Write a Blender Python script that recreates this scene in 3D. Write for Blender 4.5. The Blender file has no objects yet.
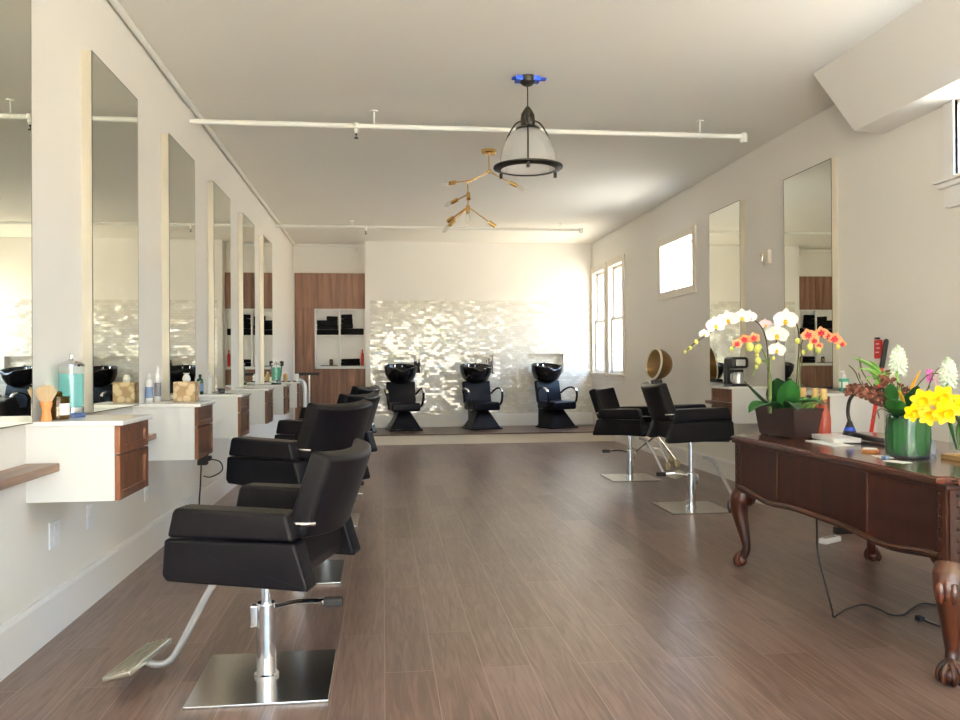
import bpy, bmesh, math, random
from mathutils import Vector, Matrix
random.seed(7)
PI = math.pi
S = bpy.context.scene
COL = S.collection
XL, XR, HC, YB = -1.467, 3.506, 3.2, 13.5      # side walls, ceiling height, back wall

# ------------------------------------------------------------------ materials
def lin(c):
    return tuple((x/12.92 if x <= .04045 else ((x+.055)/1.055)**2.4) for x in c)
def rgb(r, g, b):
    return lin((r/255, g/255, b/255)) + (1,)
class NT:
    def __init__(s, name):
        s.m = bpy.data.materials.new(name); s.m.use_nodes = True
        s.t = s.m.node_tree; s.b = s.t.nodes['Principled BSDF']
        s.out = s.t.nodes['Material Output']
    def n(s, typ, **kw):
        o = s.t.nodes.new(typ)
        for k, v in kw.items():
            if k.startswith('i_'):
                key = k[2:]; key = int(key) if key.isdigit() else key.replace('_', ' ')
                o.inputs[key].default_value = v
            else: setattr(o, k, v)
        return o
    def l(s, a, b): s.t.links.new(a, b)
    def math(s, op, a, b=None, c=None):
        o = s.n('ShaderNodeMath', operation=op)
        for i, v in enumerate((a, b, c)):
            if v is None: continue
            if isinstance(v, (int, float)): o.inputs[i].default_value = v
            else: s.l(v, o.inputs[i])
        return o.outputs[0]
    def set(s, **kw):
        for k, v in kw.items(): s.b.inputs[k.replace('_', ' ')].default_value = v
def plain(name, col, rough=.5, metal=0., bump=0., bscale=200., var=0., vscale=6., spec=.5, coat=0., trans=0., ior=1.45, sub=0.):
    t = NT(name); t.set(Base_Color=col, Roughness=rough, Metallic=metal, Specular_IOR_Level=spec, Coat_Weight=coat, Transmission_Weight=trans, IOR=ior)
    if sub: t.set(Subsurface_Weight=sub, Subsurface_Radius=(.02, .015, .01))
    g = t.n('ShaderNodeNewGeometry')
    nz = t.n('ShaderNodeTexNoise', i_Scale=vscale, i_Detail=4.)
    tc = t.n('ShaderNodeTexCoord'); t.l(tc.outputs['Object'], nz.inputs['Vector'])
    if var:
        mx = t.n('ShaderNodeMix', data_type='RGBA', blend_type='MIX')
        mx.inputs['A'].default_value = tuple(c*(1-var) for c in col[:3]) + (1,)
        mx.inputs['B'].default_value = tuple(min(1, c*(1+var)) for c in col[:3]) + (1,)
        t.l(nz.outputs[0], mx.inputs['Factor']); t.l(mx.outputs['Result'], t.b.inputs['Base Color'])
    if bump:
        n2 = t.n('ShaderNodeTexNoise', i_Scale=bscale, i_Detail=3.); t.l(tc.outputs['Object'], n2.inputs['Vector'])
        bp = t.n('ShaderNodeBump', i_Strength=bump, i_Distance=.002)
        t.l(n2.outputs[0], bp.inputs['Height']); t.l(bp.outputs[0], t.b.inputs['Normal'])
    return t.m
def wood(name, c1, c2, axis='Z', rough=.4, scale=1., coat=0., spec=.5):
    t = NT(name); t.set(Roughness=rough, Coat_Weight=coat, Coat_Roughness=.12, Specular_IOR_Level=spec)
    tc = t.n('ShaderNodeTexCoord'); mp = t.n('ShaderNodeMapping')
    s = {'X': (.9, 14, 14), 'Y': (14, .9, 14), 'Z': (14, 14, .9)}[axis]
    mp.inputs['Scale'].default_value = tuple(v*scale for v in s)
    t.l(tc.outputs['Object'], mp.inputs['Vector'])
    n1 = t.n('ShaderNodeTexNoise', i_Scale=1.6, i_Detail=6., i_Distortion=.6); t.l(mp.outputs[0], n1.inputs['Vector'])
    n2 = t.n('ShaderNodeTexNoise', i_Scale=9., i_Detail=3.); t.l(mp.outputs[0], n2.inputs['Vector'])
    f = t.math('ADD', t.math('MULTIPLY', n1.outputs[0], .75), t.math('MULTIPLY', n2.outputs[0], .25))
    r = t.n('ShaderNodeValToRGB'); r.color_ramp.elements[0].position = .36; r.color_ramp.elements[1].position = .66
    r.color_ramp.elements[0].color = c1; r.color_ramp.elements[1].color = c2
    t.l(f, r.inputs[0]); t.l(r.outputs[0], t.b.inputs['Base Color'])
    bp = t.n('ShaderNodeBump', i_Strength=.12, i_Distance=.001); t.l(f, bp.inputs['Height']); t.l(bp.outputs[0], t.b.inputs['Normal'])
    return t.m
def glass(name, col=(1, 1, 1, 1), clear=.85, rough=.02, body=None, ior=1.45):
    """thin clear glass: straight-through light with a mirror-like skin; body = share that scatters"""
    t = NT(name); t.t.nodes.remove(t.b)
    tr = t.n('ShaderNodeBsdfTransparent'); tr.inputs[0].default_value = col
    gl = t.n('ShaderNodeBsdfAnisotropic'); gl.inputs['Roughness'].default_value = rough
    fr = t.n('ShaderNodeFresnel', i_IOR=ior)
    base = tr.outputs[0]
    if body:
        df = t.n('ShaderNodeBsdfTranslucent'); df.inputs[0].default_value = body
        d2 = t.n('ShaderNodeBsdfDiffuse'); d2.inputs[0].default_value = body
        m0 = t.n('ShaderNodeMixShader', i_0=.5); t.l(df.outputs[0], m0.inputs[1]); t.l(d2.outputs[0], m0.inputs[2])
        m1 = t.n('ShaderNodeMixShader', i_0=1-clear); t.l(base, m1.inputs[1]); t.l(m0.outputs[0], m1.inputs[2]); base = m1.outputs[0]
    gb = t.n('ShaderNodeNewGeometry'); fac = t.math('MULTIPLY', fr.outputs[0], t.math('SUBTRACT', 1., gb.outputs['Backfacing']))
    m = t.n('ShaderNodeMixShader'); t.l(fac, m.inputs[0]); t.l(base, m.inputs[1]); t.l(gl.outputs[0], m.inputs[2])
    t.l(m.outputs[0], t.out.inputs[0]); return t.m
def brushed(name, col, rough=.28, axis=(1, 60, 60)):
    t = NT(name); t.set(Base_Color=col, Metallic=1., Roughness=rough)
    tc = t.n('ShaderNodeTexCoord'); mp = t.n('ShaderNodeMapping'); mp.inputs['Scale'].default_value = axis
    t.l(tc.outputs['Object'], mp.inputs['Vector'])
    n = t.n('ShaderNodeTexNoise', i_Scale=8., i_Detail=3.); t.l(mp.outputs[0], n.inputs['Vector'])
    t.l(t.math('MULTIPLY_ADD', n.outputs[0], .06, rough-.03), t.b.inputs['Roughness'])
    return t.m

M = {}
M['wall'] = plain('wall_paint', (.81, .78, .72, 1), .6, bump=.05, bscale=90, var=.015, vscale=1.2, spec=.3)
M['ceil'] = plain('ceiling_paint', (.90, .87, .80, 1), .75, bump=.25, bscale=14, var=.02, vscale=1., spec=.2)
M['trim'] = plain('trim_paint', (.82, .80, .77, 1), .35, spec=.4)
M['casing'] = plain('window_casing_paint', (.74, .68, .58, 1), .4)
M['white'] = plain('white_lacquer', (.75, .745, .725, 1), .3)
M['quartz'] = plain('white_quartz', (.84, .83, .80, 1), .14, var=.05, vscale=30)
M['riser'] = plain('step_riser_paint', (.78, .71, .60, 1), .5)
M['drawer'] = wood('walnut_drawer', rgb(66, 35, 20), rgb(120, 73, 46), 'Z', .34)
M['shelf'] = wood('walnut_shelf', rgb(92, 68, 54), rgb(138, 106, 86), 'Y', .35)
M['veneer'] = wood('walnut_veneer', rgb(98, 64, 46), rgb(150, 108, 84), 'Z', .45, .7)
M['platwood'] = wood('platform_wood', rgb(72, 54, 44), rgb(104, 82, 68), 'X', .3)
M['mahog'] = wood('mahogany', rgb(30, 12, 8), rgb(56, 25, 15), 'Z', .34, .6, coat=.1, spec=.35)
M['mahogtop'] = wood('mahogany_top', rgb(48, 21, 13), rgb(92, 47, 30), 'Y', .2, .6, coat=.5)
M['mahogleg'] = wood('mahogany_leg', rgb(38, 15, 9), rgb(78, 36, 20), 'Z', .28, .6, coat=.3)
M['lineinlay'] = plain('mahogany_inlay', rgb(62, 34, 22), .35)
M['leather'] = plain('black_leather', (.0045, .0045, .007, 1), .36, bump=.3, bscale=260, spec=.13)
M['vinyl'] = plain('black_vinyl', (.005, .005, .009, 1), .32, spec=.22)
M['gloss'] = plain('black_glazed', (.006, .006, .008, 1), .06, spec=.6)
M['blackmetal'] = plain('black_metal', (.012, .011, .010, 1), .4, metal=.3)
M['blackplastic'] = plain('black_plastic', (.012, .012, .013, 1), .35)
M['rubber'] = plain('black_rubber', (.02, .02, .022, 1), .7)
M['chrome'] = plain('chrome', (.78, .78, .80, 1), .07, metal=1.)
M['steel'] = brushed('brushed_steel', (.58, .56, .53, 1), .2, (60, 1, 60))
M['alu'] = brushed('cast_aluminium', (.66, .62, .52, 1), .33, (40, 2, 40))
M['satin'] = plain('satin_tube', (.62, .62, .62, 1), .3, metal=.85)
M['champ'] = brushed('champagne_frame', (.80, .75, .64, 1), .3, (60, 60, 1))
M['mirror'] = plain('silvered_glass', (.80, .81, .72, 1), .0, metal=1.)
M['edge'] = plain('dark_glass_edge', (.05, .045, .03, 1), .3)
M['brass'] = plain('brushed_brass', (.78, .50, .18, 1), .26, metal=1.)
M['pipe'] = plain('painted_pipe', (.88, .86, .80, 1), .45)
M['blue'] = plain('blue_tape', (.01, .06, .5, 1), .5)
M['glass'] = glass('clear_glass', (1, 1, 1, 1))
M['shade'] = glass('frosted_shade_glass', (.98, .98, .98, 1), .72, .12, (.9, .89, .87, 1))
M['bulb'] = glass('bulb_glass', (1, .98, .94, 1), .8, .03, (.9, .88, .85, 1))
M['teal'] = glass('teal_liquid_glass', (.55, .92, .92, 1), .35, .03, (.42, .86, .90, 1))
M['jade'] = glass('green_liquid_glass', (.35, .80, .62, 1), .5, .03, (.16, .60, .50, 1))
M['amber'] = glass('amber_glass', (.42, .26, .03, 1), .75, .03, (.35, .22, .03, 1))
M['rose'] = glass('rose_wine_glass', (.98, .42, .30, 1), .55, .03, (.95, .32, .22, 1))
M['vaseglass'] = glass('vase_glass', (.97, .99, .98, 1), .96, .02, (.8, .9, .85, 1))
M['plastic_clear'] = glass('clear_plastic', (.93, .95, 1, 1), .8, .05, (.8, .85, .95, 1))
M['cork'] = plain('cork', rgb(214, 180, 120), .7, var=.1, vscale=60)
M['paper'] = plain('paper', (.80, .79, .75, 1), .7)
M['cream'] = plain('cream_plastic', (.80, .74, .62, 1), .4)
M['bluelabel'] = plain('blue_label', rgb(120, 145, 185), .5)
M['greylabel'] = plain('grey_label', rgb(128, 128, 138), .5)
M['brushwood'] = plain('orange_wood_handle', rgb(226, 150, 92), .35, var=.1, vscale=20)
M['bristle'] = plain('cream_bristles', rgb(226, 204, 168), .8, var=.12, vscale=80)
M['navybase'] = plain('dark_blue_base', rgb(52, 74, 122), .35)
M['red'] = plain('red_plastic', rgb(196, 24, 24), .4)
M['redcan'] = plain('red_bottle', rgb(214, 52, 40), .3)
M['greenb'] = plain('dark_green_bottle', rgb(14, 62, 40), .25)
M['tealbottle'] = plain('teal_bottle', rgb(64, 152, 134), .3)
M['towel'] = plain('black_towel', (.010, .010, .011, 1), .95, bump=.8, bscale=120, spec=.1)
M['soil'] = plain('dark_potting_bark', rgb(44, 32, 22), .9, bump=1., bscale=60)
M['planter'] = plain('dark_planter', rgb(44, 30, 31), .45, var=.15, vscale=6)
M['leaf'] = plain('orchid_leaf', rgb(36, 88, 40), .32, var=.25, vscale=14)
M['leafd'] = plain('dark_leaf', rgb(22, 62, 30), .3, var=.25, vscale=14)
M['leafl'] = plain('light_leaf', rgb(122, 176, 84), .45, var=.2, vscale=20)
M['lining'] = plain('leaf_lining', rgb(24, 68, 34), .6, var=.4, vscale=10, spec=.1)
M['lining2'] = plain('wrapped_leaf', rgb(30, 80, 38), .6, var=.4, vscale=10, spec=.1)
M['treeleaf'] = plain('street_tree_leaf', (.09, .12, .035, 1), .6)
M['stem'] = plain('flower_stem', rgb(92, 120, 56), .5)
M['stemd'] = plain('dark_stem', rgb(66, 56, 34), .6)
M['petalw'] = plain('white_petal', (.88, .86, .82, 1), .5, sub=.1)
M['petalp'] = plain('pink_petal', rgb(240, 208, 210), .5)
M['petalo'] = plain('orange_petal', rgb(240, 168, 116), .5, var=.12, vscale=40)
M['petalr'] = plain('crimson_petal', rgb(196, 44, 56), .5, var=.2, vscale=60)
M['lip'] = plain('yellow_lip', rgb(240, 180, 40), .5)
M['bud'] = plain('green_yellow_bud', rgb(206, 208, 110), .5)
M['daff'] = plain('daffodil_yellow', rgb(255, 214, 0), .45)
M['daffc'] = plain('daffodil_cup', rgb(254, 200, 0), .5)
M['dried'] = plain('dried_brown_flower', rgb(92, 54, 42), .85, var=.35, vscale=50)
M['hya'] = plain('white_green_blossom', rgb(232, 240, 222), .6)
M['magenta'] = plain('magenta_petal', rgb(196, 96, 170), .5, var=.3, vscale=60)
M['bronze'] = plain('bronze_dryer_hood', rgb(106, 76, 40), .28, metal=.4)
M['tan'] = plain('tan_inner_hood', rgb(150, 122, 80), .5)
M['outlet'] = plain('outlet_white', (.84, .84, .84, 1), .35)
M['wheel'] = plain('cream_wheel', rgb(206, 190, 150), .5)
M['concrete'] = plain('sidewalk_concrete', (.66, .61, .52, 1), .9, var=.1, vscale=2)
M['outwood'] = plain('dark_blotter', rgb(40, 24, 16), .4)
M['traywood'] = wood('tray_wood', rgb(150, 116, 74), rgb(190, 156, 108), 'Y', .4)
def tissue_mat():
    t = NT('tissue_box_print'); t.set(Roughness=.6)
    tc = t.n('ShaderNodeTexCoord'); v = t.n('ShaderNodeTexVoronoi', i_Scale=22.); t.l(tc.outputs['Object'], v.inputs['Vector'])
    r = t.n('ShaderNodeValToRGB'); r.color_ramp.elements[0].color = rgb(206, 186, 152); r.color_ramp.elements[1].color = rgb(164, 136, 100)
    r.color_ramp.elements[0].position = .42; r.color_ramp.elements[1].position = .62
    t.l(v.outputs['Distance'], r.inputs[0]); t.l(r.outputs[0], t.b.inputs['Base Color']); return t.m
M['tissue'] = tissue_mat()
def floor_mat():
    t = NT('plank_floor'); g = t.n('ShaderNodeNewGeometry'); sp = t.n('ShaderNodeSeparateXYZ'); t.l(g.outputs['Position'], sp.inputs[0])
    cb = t.n('ShaderNodeCombineXYZ'); t.l(sp.outputs[1], cb.inputs[0]); t.l(sp.outputs[0], cb.inputs[1])
    br = t.n('ShaderNodeTexBrick', offset=.37, offset_frequency=2)
    for k, v in (('Scale', 1.), ('Brick Width', 1.22), ('Row Height', .192), ('Mortar Size', .0022), ('Mortar Smooth', .3), ('Bias', 0.)): br.inputs[k].default_value = v
    br.inputs['Color1'].default_value = (.0, .0, .0, 1); br.inputs['Color2'].default_value = (1, 1, 1, 1); br.inputs['Mortar'].default_value = (.5, .5, .5, 1)
    t.l(cb.outputs[0], br.inputs['Vector'])
    mp = t.n('ShaderNodeMapping'); mp.inputs['Scale'].default_value = (22, 1.6, 1); t.l(g.outputs['Position'], mp.inputs['Vector'])
    n1 = t.n('ShaderNodeTexNoise', i_Scale=1.5, i_Detail=5., i_Distortion=1.6); t.l(mp.outputs[0], n1.inputs['Vector'])
    n2 = t.n('ShaderNodeTexNoise', i_Scale=.9, i_Detail=3.); t.l(g.outputs['Position'], n2.inputs['Vector'])
    f = t.math('ADD', t.math('MULTIPLY', n1.outputs[0], .62), t.math('ADD', t.math('MULTIPLY', br.outputs['Color'], .16), t.math('MULTIPLY', n2.outputs[0], .22)))
    r = t.n('ShaderNodeValToRGB'); r.color_ramp.elements[0].position = .39; r.color_ramp.elements[1].position = .61
    r.color_ramp.elements[0].color = rgb(88, 69, 62); r.color_ramp.elements[1].color = rgb(126, 105, 96)
    t.l(f, r.inputs[0])
    mx = t.n('ShaderNodeMix', data_type='RGBA'); t.l(br.outputs['Fac'], mx.inputs['Factor']); t.l(r.outputs[0], mx.inputs['A']); mx.inputs['B'].default_value = rgb(146, 122, 112)
    t.l(mx.outputs['Result'], t.b.inputs['Base Color'])
    t.l(t.math('MULTIPLY_ADD', n1.outputs[0], .05, .285), t.b.inputs['Roughness'])
    bp = t.n('ShaderNodeBump', i_Strength=.035, i_Distance=.002); t.l(t.math('MULTIPLY', br.outputs['Fac'], -1.), bp.inputs['Height']); t.l(bp.outputs[0], t.b.inputs['Normal'])
    t.set(Specular_IOR_Level=.65); return t.m
M['floor'] = floor_mat()
def tile_mat():
    """painted plaster above, glossy mini subway tile below a line; every tile sits at its own slight tilt"""
    t = NT('back_wall_tile'); g = t.n('ShaderNodeNewGeometry'); sp = t.n('ShaderNodeSeparateXYZ'); t.l(g.outputs['Position'], sp.inputs[0])
    x, z = sp.outputs[0], sp.outputs[2]; W, Hh = .084, .042
    row = t.math('FLOOR', t.math('DIVIDE', z, Hh))
    u = t.math('ADD', t.math('DIVIDE', x, W), t.math('MULTIPLY', t.math('MODULO', row, 2.), .5))
    colm = t.math('FLOOR', u)
    fu = t.math('FRACT', u); fv = t.math('FRACT', t.math('DIVIDE', z, Hh))
    du = t.math('MULTIPLY', t.math('MINIMUM', fu, t.math('SUBTRACT', 1., fu)), W)
    dv = t.math('MULTIPLY', t.math('MINIMUM', fv, t.math('SUBTRACT', 1., fv)), Hh)
    d = t.math('MINIMUM', du, dv)
    tile = t.math('GREATER_THAN', d, .0028)
    area = t.math('MULTIPLY', t.math('LESS_THAN', z, 2.232), t.math('GREATER_THAN', x, -.205))
    ist = t.math('MULTIPLY', tile, area)
    cb = t.n('ShaderNodeCombineXYZ'); t.l(colm, cb.inputs[0]); t.l(row, cb.inputs[1])
    wn = t.n('ShaderNodeTexWhiteNoise', noise_dimensions='2D'); t.l(cb.outputs[0], wn.inputs['Vector'])
    sub = t.n('ShaderNodeVectorMath', operation='SUBTRACT'); t.l(wn.outputs['Color'], sub.inputs[0]); sub.inputs[1].default_value = (.5, .5, .5)
    mul = t.n('ShaderNodeVectorMath', operation='SCALE'); t.l(sub.outputs[0], mul.inputs[0]); t.l(t.math('MULTIPLY', ist, .09), mul.inputs['Scale'])
    add = t.n('ShaderNodeVectorMath', operation='ADD'); t.l(mul.outputs[0], add.inputs[0]); t.l(g.outputs['Normal'], add.inputs[1])
    nrm = t.n('ShaderNodeVectorMath', operation='NORMALIZE'); t.l(add.outputs[0], nrm.inputs[0])
    t.l(nrm.outputs[0], t.b.inputs['Normal'])
    m1 = t.n('ShaderNodeMix', data_type='RGBA'); t.l(area, m1.inputs['Factor']); m1.inputs['A'].default_value = (.80, .775, .73, 1); m1.inputs['B'].default_value = (.60, .56, .48, 1)
    m2 = t.n('ShaderNodeMix', data_type='RGBA'); t.l(ist, m2.inputs['Factor']); t.l(m1.outputs['Result'], m2.inputs['A']); 
    tv = t.n('ShaderNodeMix', data_type='RGBA'); t.l(wn.outputs['Value'], tv.inputs['Factor']); tv.inputs['A'].default_value = (.68, .65, .58, 1); tv.inputs['B'].default_value = (.84, .81, .75, 1); t.l(tv.outputs['Result'], m2.inputs['B'])
    t.l(m2.outputs['Result'], t.b.inputs['Base Color'])
    t.l(t.math('MULTIPLY_ADD', ist, -.575, .6), t.b.inputs['Roughness'])
    t.l(t.math('MULTIPLY_ADD', ist, .5, .4), t.b.inputs['Specular IOR Level'])
    return t.m
M['tile'] = tile_mat()

# ------------------------------------------------------------------ mesh helpers
def bm_(): return bmesh.new()
def box(bm, x0, x1, y0, y1, z0, z1, mat=None):
    vs = [bm.verts.new(p) for p in ((x0,y0,z0),(x1,y0,z0),(x1,y1,z0),(x0,y1,z0),(x0,y0,z1),(x1,y0,z1),(x1,y1,z1),(x0,y1,z1))]
    for f in ((3,2,1,0),(4,5,6,7),(0,1,5,4),(1,2,6,5),(2,3,7,6),(3,0,4,7)): bm.faces.new([vs[i] for i in f])
    if mat is not None:
        for v in vs: v.co = mat @ v.co
    return bm
def rbox(bm, x0, x1, y0, y1, z0, z1, r=.01, seg=3, mat=None):
    t = bmesh.new(); box(t, x0, x1, y0, y1, z0, z1)
    bmesh.ops.bevel(t, geom=t.edges[:], offset=r, segments=seg, profile=.5, affect='EDGES')
    return merge(bm, t, mat)
def merge(bm, t, mat=None):
    if mat is not None: bmesh.ops.transform(t, matrix=mat, verts=t.verts)
    me = bpy.data.meshes.new('tmp'); t.to_mesh(me); t.free(); bm.from_mesh(me); bpy.data.meshes.remove(me); return bm
def prism(bm, poly, axis, a, b, r=0., seg=3):
    """polygon in the two other axes, extruded along axis from a to b, edges rounded by r"""
    t = bmesh.new()
    def P(u, v, w): return {'X': (w,u,v), 'Y': (u,w,v), 'Z': (u,v,w)}[axis]
    A = [t.verts.new(P(u,v,a)) for u, v in poly]; B = [t.verts.new(P(u,v,b)) for u, v in poly]
    n = len(poly); t.faces.new(A); t.faces.new(B[::-1])
    for i in range(n): t.faces.new([A[i], B[i], B[(i+1)%n], A[(i+1)%n]])
    bmesh.ops.recalc_face_normals(t, faces=t.faces[:])
    if r: bmesh.ops.bevel(t, geom=t.edges[:], offset=r, segments=seg, profile=.5, affect='EDGES')
    return merge(bm, t)
def smooth_pts(pts, n=6):
    P = [Vector(p) for p in pts]
    if len(P) < 3: return P
    out = []
    for i in range(len(P)-1):
        p0, p1, p2, p3 = P[max(i-1,0)], P[i], P[i+1], P[min(i+2,len(P)-1)]
        for k in range(n):
            t = k/n
            out.append(.5*((2*p1)+(-p0+p2)*t+(2*p0-5*p1+4*p2-p3)*t*t+(-p0+3*p1-3*p2+p3)*t**3))
    out.append(P[-1]); return out
def tube(bm, pts, r, seg=10, n=6, smooth=True, flat=1., cap=True):
    P = smooth_pts(pts, n) if smooth else [Vector(p) for p in pts]
    R = (lambda t: r) if not callable(r) else r
    prev = None; rings = []
    for i, p in enumerate(P):
        d = (P[min(i+1,len(P)-1)]-P[max(i-1,0)]).normalized()
        if prev is None:
            a = Vector((0,0,1)) if abs(d.z) < .9 else Vector((1,0,0)); u = d.cross(a).normalized()
        else: u = (prev - d*prev.dot(d)).normalized()
        prev = u; v = d.cross(u); rr = R(i/(len(P)-1))
        rings.append([bm.verts.new(p + (u*math.cos(2*PI*k/seg)*rr + v*math.sin(2*PI*k/seg)*rr*flat)) for k in range(seg)])
    for a, b in zip(rings, rings[1:]):
        for k in range(seg): bm.faces.new([a[k], a[(k+1)%seg], b[(k+1)%seg], b[k]])
    if cap: bm.faces.new(rings[0][::-1]); bm.faces.new(rings[-1])
    return bm
def lathe(bm, prof, c=(0,0,0), seg=24, mat=None, sx=1., sy=1.):
    t = bmesh.new(); rings = []
    for r, z in prof:
        if r < 1e-5: rings.append([t.verts.new((0,0,z))])
        else: rings.append([t.verts.new((r*sx*math.cos(2*PI*k/seg), r*sy*math.sin(2*PI*k/seg), z)) for k in range(seg)])
    for a, b in zip(rings, rings[1:]):
        for k in range(seg):
            k2 = (k+1) % seg
            if len(a) == 1 and len(b) == 1: continue
            if len(a) == 1: t.faces.new([a[0], b[k2], b[k]])
            elif len(b) == 1: t.faces.new([a[k], a[k2], b[0]])
            else: t.faces.new([a[k], a[k2], b[k2], b[k]])
    if len(rings[0]) > 1: t.faces.new(rings[0][::-1])
    if len(rings[-1]) > 1: t.faces.new(rings[-1])
    T = Matrix.Translation(c)
    return merge(bm, t, T @ mat if mat is not None else T)
def cyl(bm, p, q, r, seg=16): return tube(bm, [p, q], r, seg, smooth=False)
def ball(bm, c, r, seg=16, sx=1., sy=1., sz=1.):
    n = max(5, seg//2)
    return lathe(bm, [(r*math.sin(PI*i/n), -r*sz*math.cos(PI*i/n)) for i in range(n+1)], c, seg, None, sx, sy)
def obj(name, bm, mat, parent=None, loc=None, rz=0., sharp=35):
    bmesh.ops.recalc_face_normals(bm, faces=bm.faces[:])
    me = bpy.data.meshes.new(name); bm.to_mesh(me); bm.free()
    for p in me.polygons: p.use_smooth = True
    me.set_sharp_from_angle(angle=math.radians(sharp))
    mats = mat if isinstance(mat, (list, tuple)) else [mat]
    for m in mats: me.materials.append(M[m])
    o = bpy.data.objects.new(name, me); COL.objects.link(o)
    wn = o.modifiers.new('weighted_normals', 'WEIGHTED_NORMAL'); wn.keep_sharp = True
    if parent is not None: o.parent = parent
    if loc is not None: o.location = loc
    o.rotation_euler.z = rz
    return o
def tag(o, label, cat, group=None):
    o['label'] = label; o['category'] = cat
    if group: o['group'] = group
    return o
def thing(name, label, cat, loc=(0,0,0), rz=0., group=None):
    o = bpy.data.objects.new(name, None); COL.objects.link(o); o.empty_display_size = .05
    o.location = loc; o.rotation_euler.z = rz
    return tag(o, label, cat, group)
def struct(name, bm, mat, parent=None, **k):
    o = obj(name, bm, mat, parent, **k)
    for p in o.data.polygons: p.use_smooth = False
    if parent is None: o['kind'] = 'structure'
    return o
def dup(root, loc, rz=None, label=None):
    r = root.copy(); COL.objects.link(r); r.location = loc
    if rz is not None: r.rotation_euler.z = rz
    if label: r['label'] = label
    for ch in list(root.children):
        c = ch.copy(); COL.objects.link(c); c.parent = r
        for g in list(ch.children):
            d = g.copy(); COL.objects.link(d); d.parent = c
    return r
def holes(bm, axis, a, b, u0, u1, v0, v1, hs):
    """slab between a and b on axis, rectangle u x v, with rectangular holes (u0,u1,v0,v1)"""
    us = sorted({u0,u1} | {h[0] for h in hs} | {h[1] for h in hs}); vs = sorted({v0,v1} | {h[2] for h in hs} | {h[3] for h in hs})
    def solid(i, j):
        if not (0 <= i < len(us)-1 and 0 <= j < len(vs)-1): return False
        cu, cv = (us[i]+us[i+1])/2, (vs[j]+vs[j+1])/2
        return not any(h[0] < cu < h[1] and h[2] < cv < h[3] for h in hs)
    P = (lambda w, u, v: (w, u, v)) if axis == 'X' else (lambda w, u, v: (u, w, v))
    t = bmesh.new()
    def quad(*p): t.faces.new([t.verts.new(q) for q in p])
    for i in range(len(us)-1):
        for j in range(len(vs)-1):
            if not solid(i, j): continue
            p, q, r, s = us[i], us[i+1], vs[j], vs[j+1]
            quad(P(a,p,r), P(a,q,r), P(a,q,s), P(a,p,s)); quad(P(b,p,r), P(b,p,s), P(b,q,s), P(b,q,r))
            if not solid(i-1, j): quad(P(a,p,r), P(a,p,s), P(b,p,s), P(b,p,r))
            if not solid(i+1, j): quad(P(a,q,r), P(b,q,r), P(b,q,s), P(a,q,s))
            if not solid(i, j-1): quad(P(a,p,r), P(b,p,r), P(b,q,r), P(a,q,r))
            if not solid(i, j+1): quad(P(a,p,s), P(a,q,s), P(b,q,s), P(b,p,s))
    bmesh.ops.remove_doubles(t, verts=t.verts[:], dist=1e-5); bmesh.ops.recalc_face_normals(t, faces=t.faces[:])
    return merge(bm, t)

def look(d, roll=0.):
    return (Vector(d).normalized().to_track_quat('Z', 'Y').to_matrix() @ Matrix.Rotation(roll, 3, 'Z'))
# ------------------------------------------------------------------ the room
YF = -2.2                                     # inside of the street front
b = bm_(); box(b, XL-.2, XR+.25, YF-.2, 14.3, -.12, 0); struct('floor', b, 'floor')
b = bm_(); box(b, XL-.2, XR+.25, YF-.2, 14.3, HC, HC+.15); struct('ceiling', b, 'ceil')
b = bm_(); box(b, XL-.2, XL, YF, 14.1, 0, HC); struct('wall_left', b, 'wall')
WIN = [(12.70, 13.40, 1.06, 2.68), (11.70, 12.42, 1.06, 2.68), (8.95, 10.02, 2.07, 2.65), (2.6, 4.64, 2.335, 2.77)]
b = holes(bm_(), 'X', XR, XR+.22, YF, YB+.2, 0, HC, WIN); struct('wall_right', b, 'wall')
NI = [(.017, .615, 1.04, 1.345), (1.222, 1.816, 1.025, 1.335), (2.40, 3.005, 1.03, 1.345)]
b = holes(bm_(), 'Y', YB, YB+.11, -.285, XR, 0, HC, NI); box(b, -.285, XR+.2, YB+.11, YB+.2, 0, HC); struct('wall_back', b, 'tile')
b = bm_(); box(b, XL, -.285, 13.80, 13.95, 0, HC); struct('wall_alcove', b, 'wall')
b = bm_(); box(b, -.285, -.2, YB+.2, 13.95, 0, HC); struct('wall_alcove_return', b, 'wall')
b = holes(bm_(), 'Y', YF-.2, YF, XL-.2, XR+.25, 0, HC, [(-1.3, .95, .12, 2.95), (1.05, 3.3, .12, 2.95)]); struct('wall_front', b, 'wall')
# sloped soffit over the right front corner
b = prism(bm_(), [(2.985, HC), (3.287, 2.81), (3.506, 2.795), (3.506, HC)], 'Y', YF, 5.39); struct('trim_1', b, 'wall')
# baseboards
b = prism(bm_(), [(XL, 0), (XL+.018, 0), (XL+.018, .18), (XL+.012, .2), (XL, .2)], 'Y', YF, 12.15); struct('baseboard_left', b, 'trim')
b = prism(bm_(), [(XR, 0), (XR-.018, 0), (XR-.018, .165), (XR-.012, .185), (XR, .185)], 'Y', YF, 12.15); struct('baseboard_right', b, 'trim')
b = bm_(); box(b, -.285, XR, YB-.018, YB, .155, .345); box(b, -.285, XR, YB-.012, YB, .345, .36); struct('baseboard_back', b, 'trim')
# raised platform along the back wall
b = bm_(); box(b, XL, XR, 12.15, 13.8, 0, .135)
pf = struct('floor_platform', b, 'riser')
b = bm_(); rbox(b, XL, XR, 12.12, 13.8, .135, .155, .004, 2); struct('platform_boards', b, 'platwood', pf)

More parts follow.
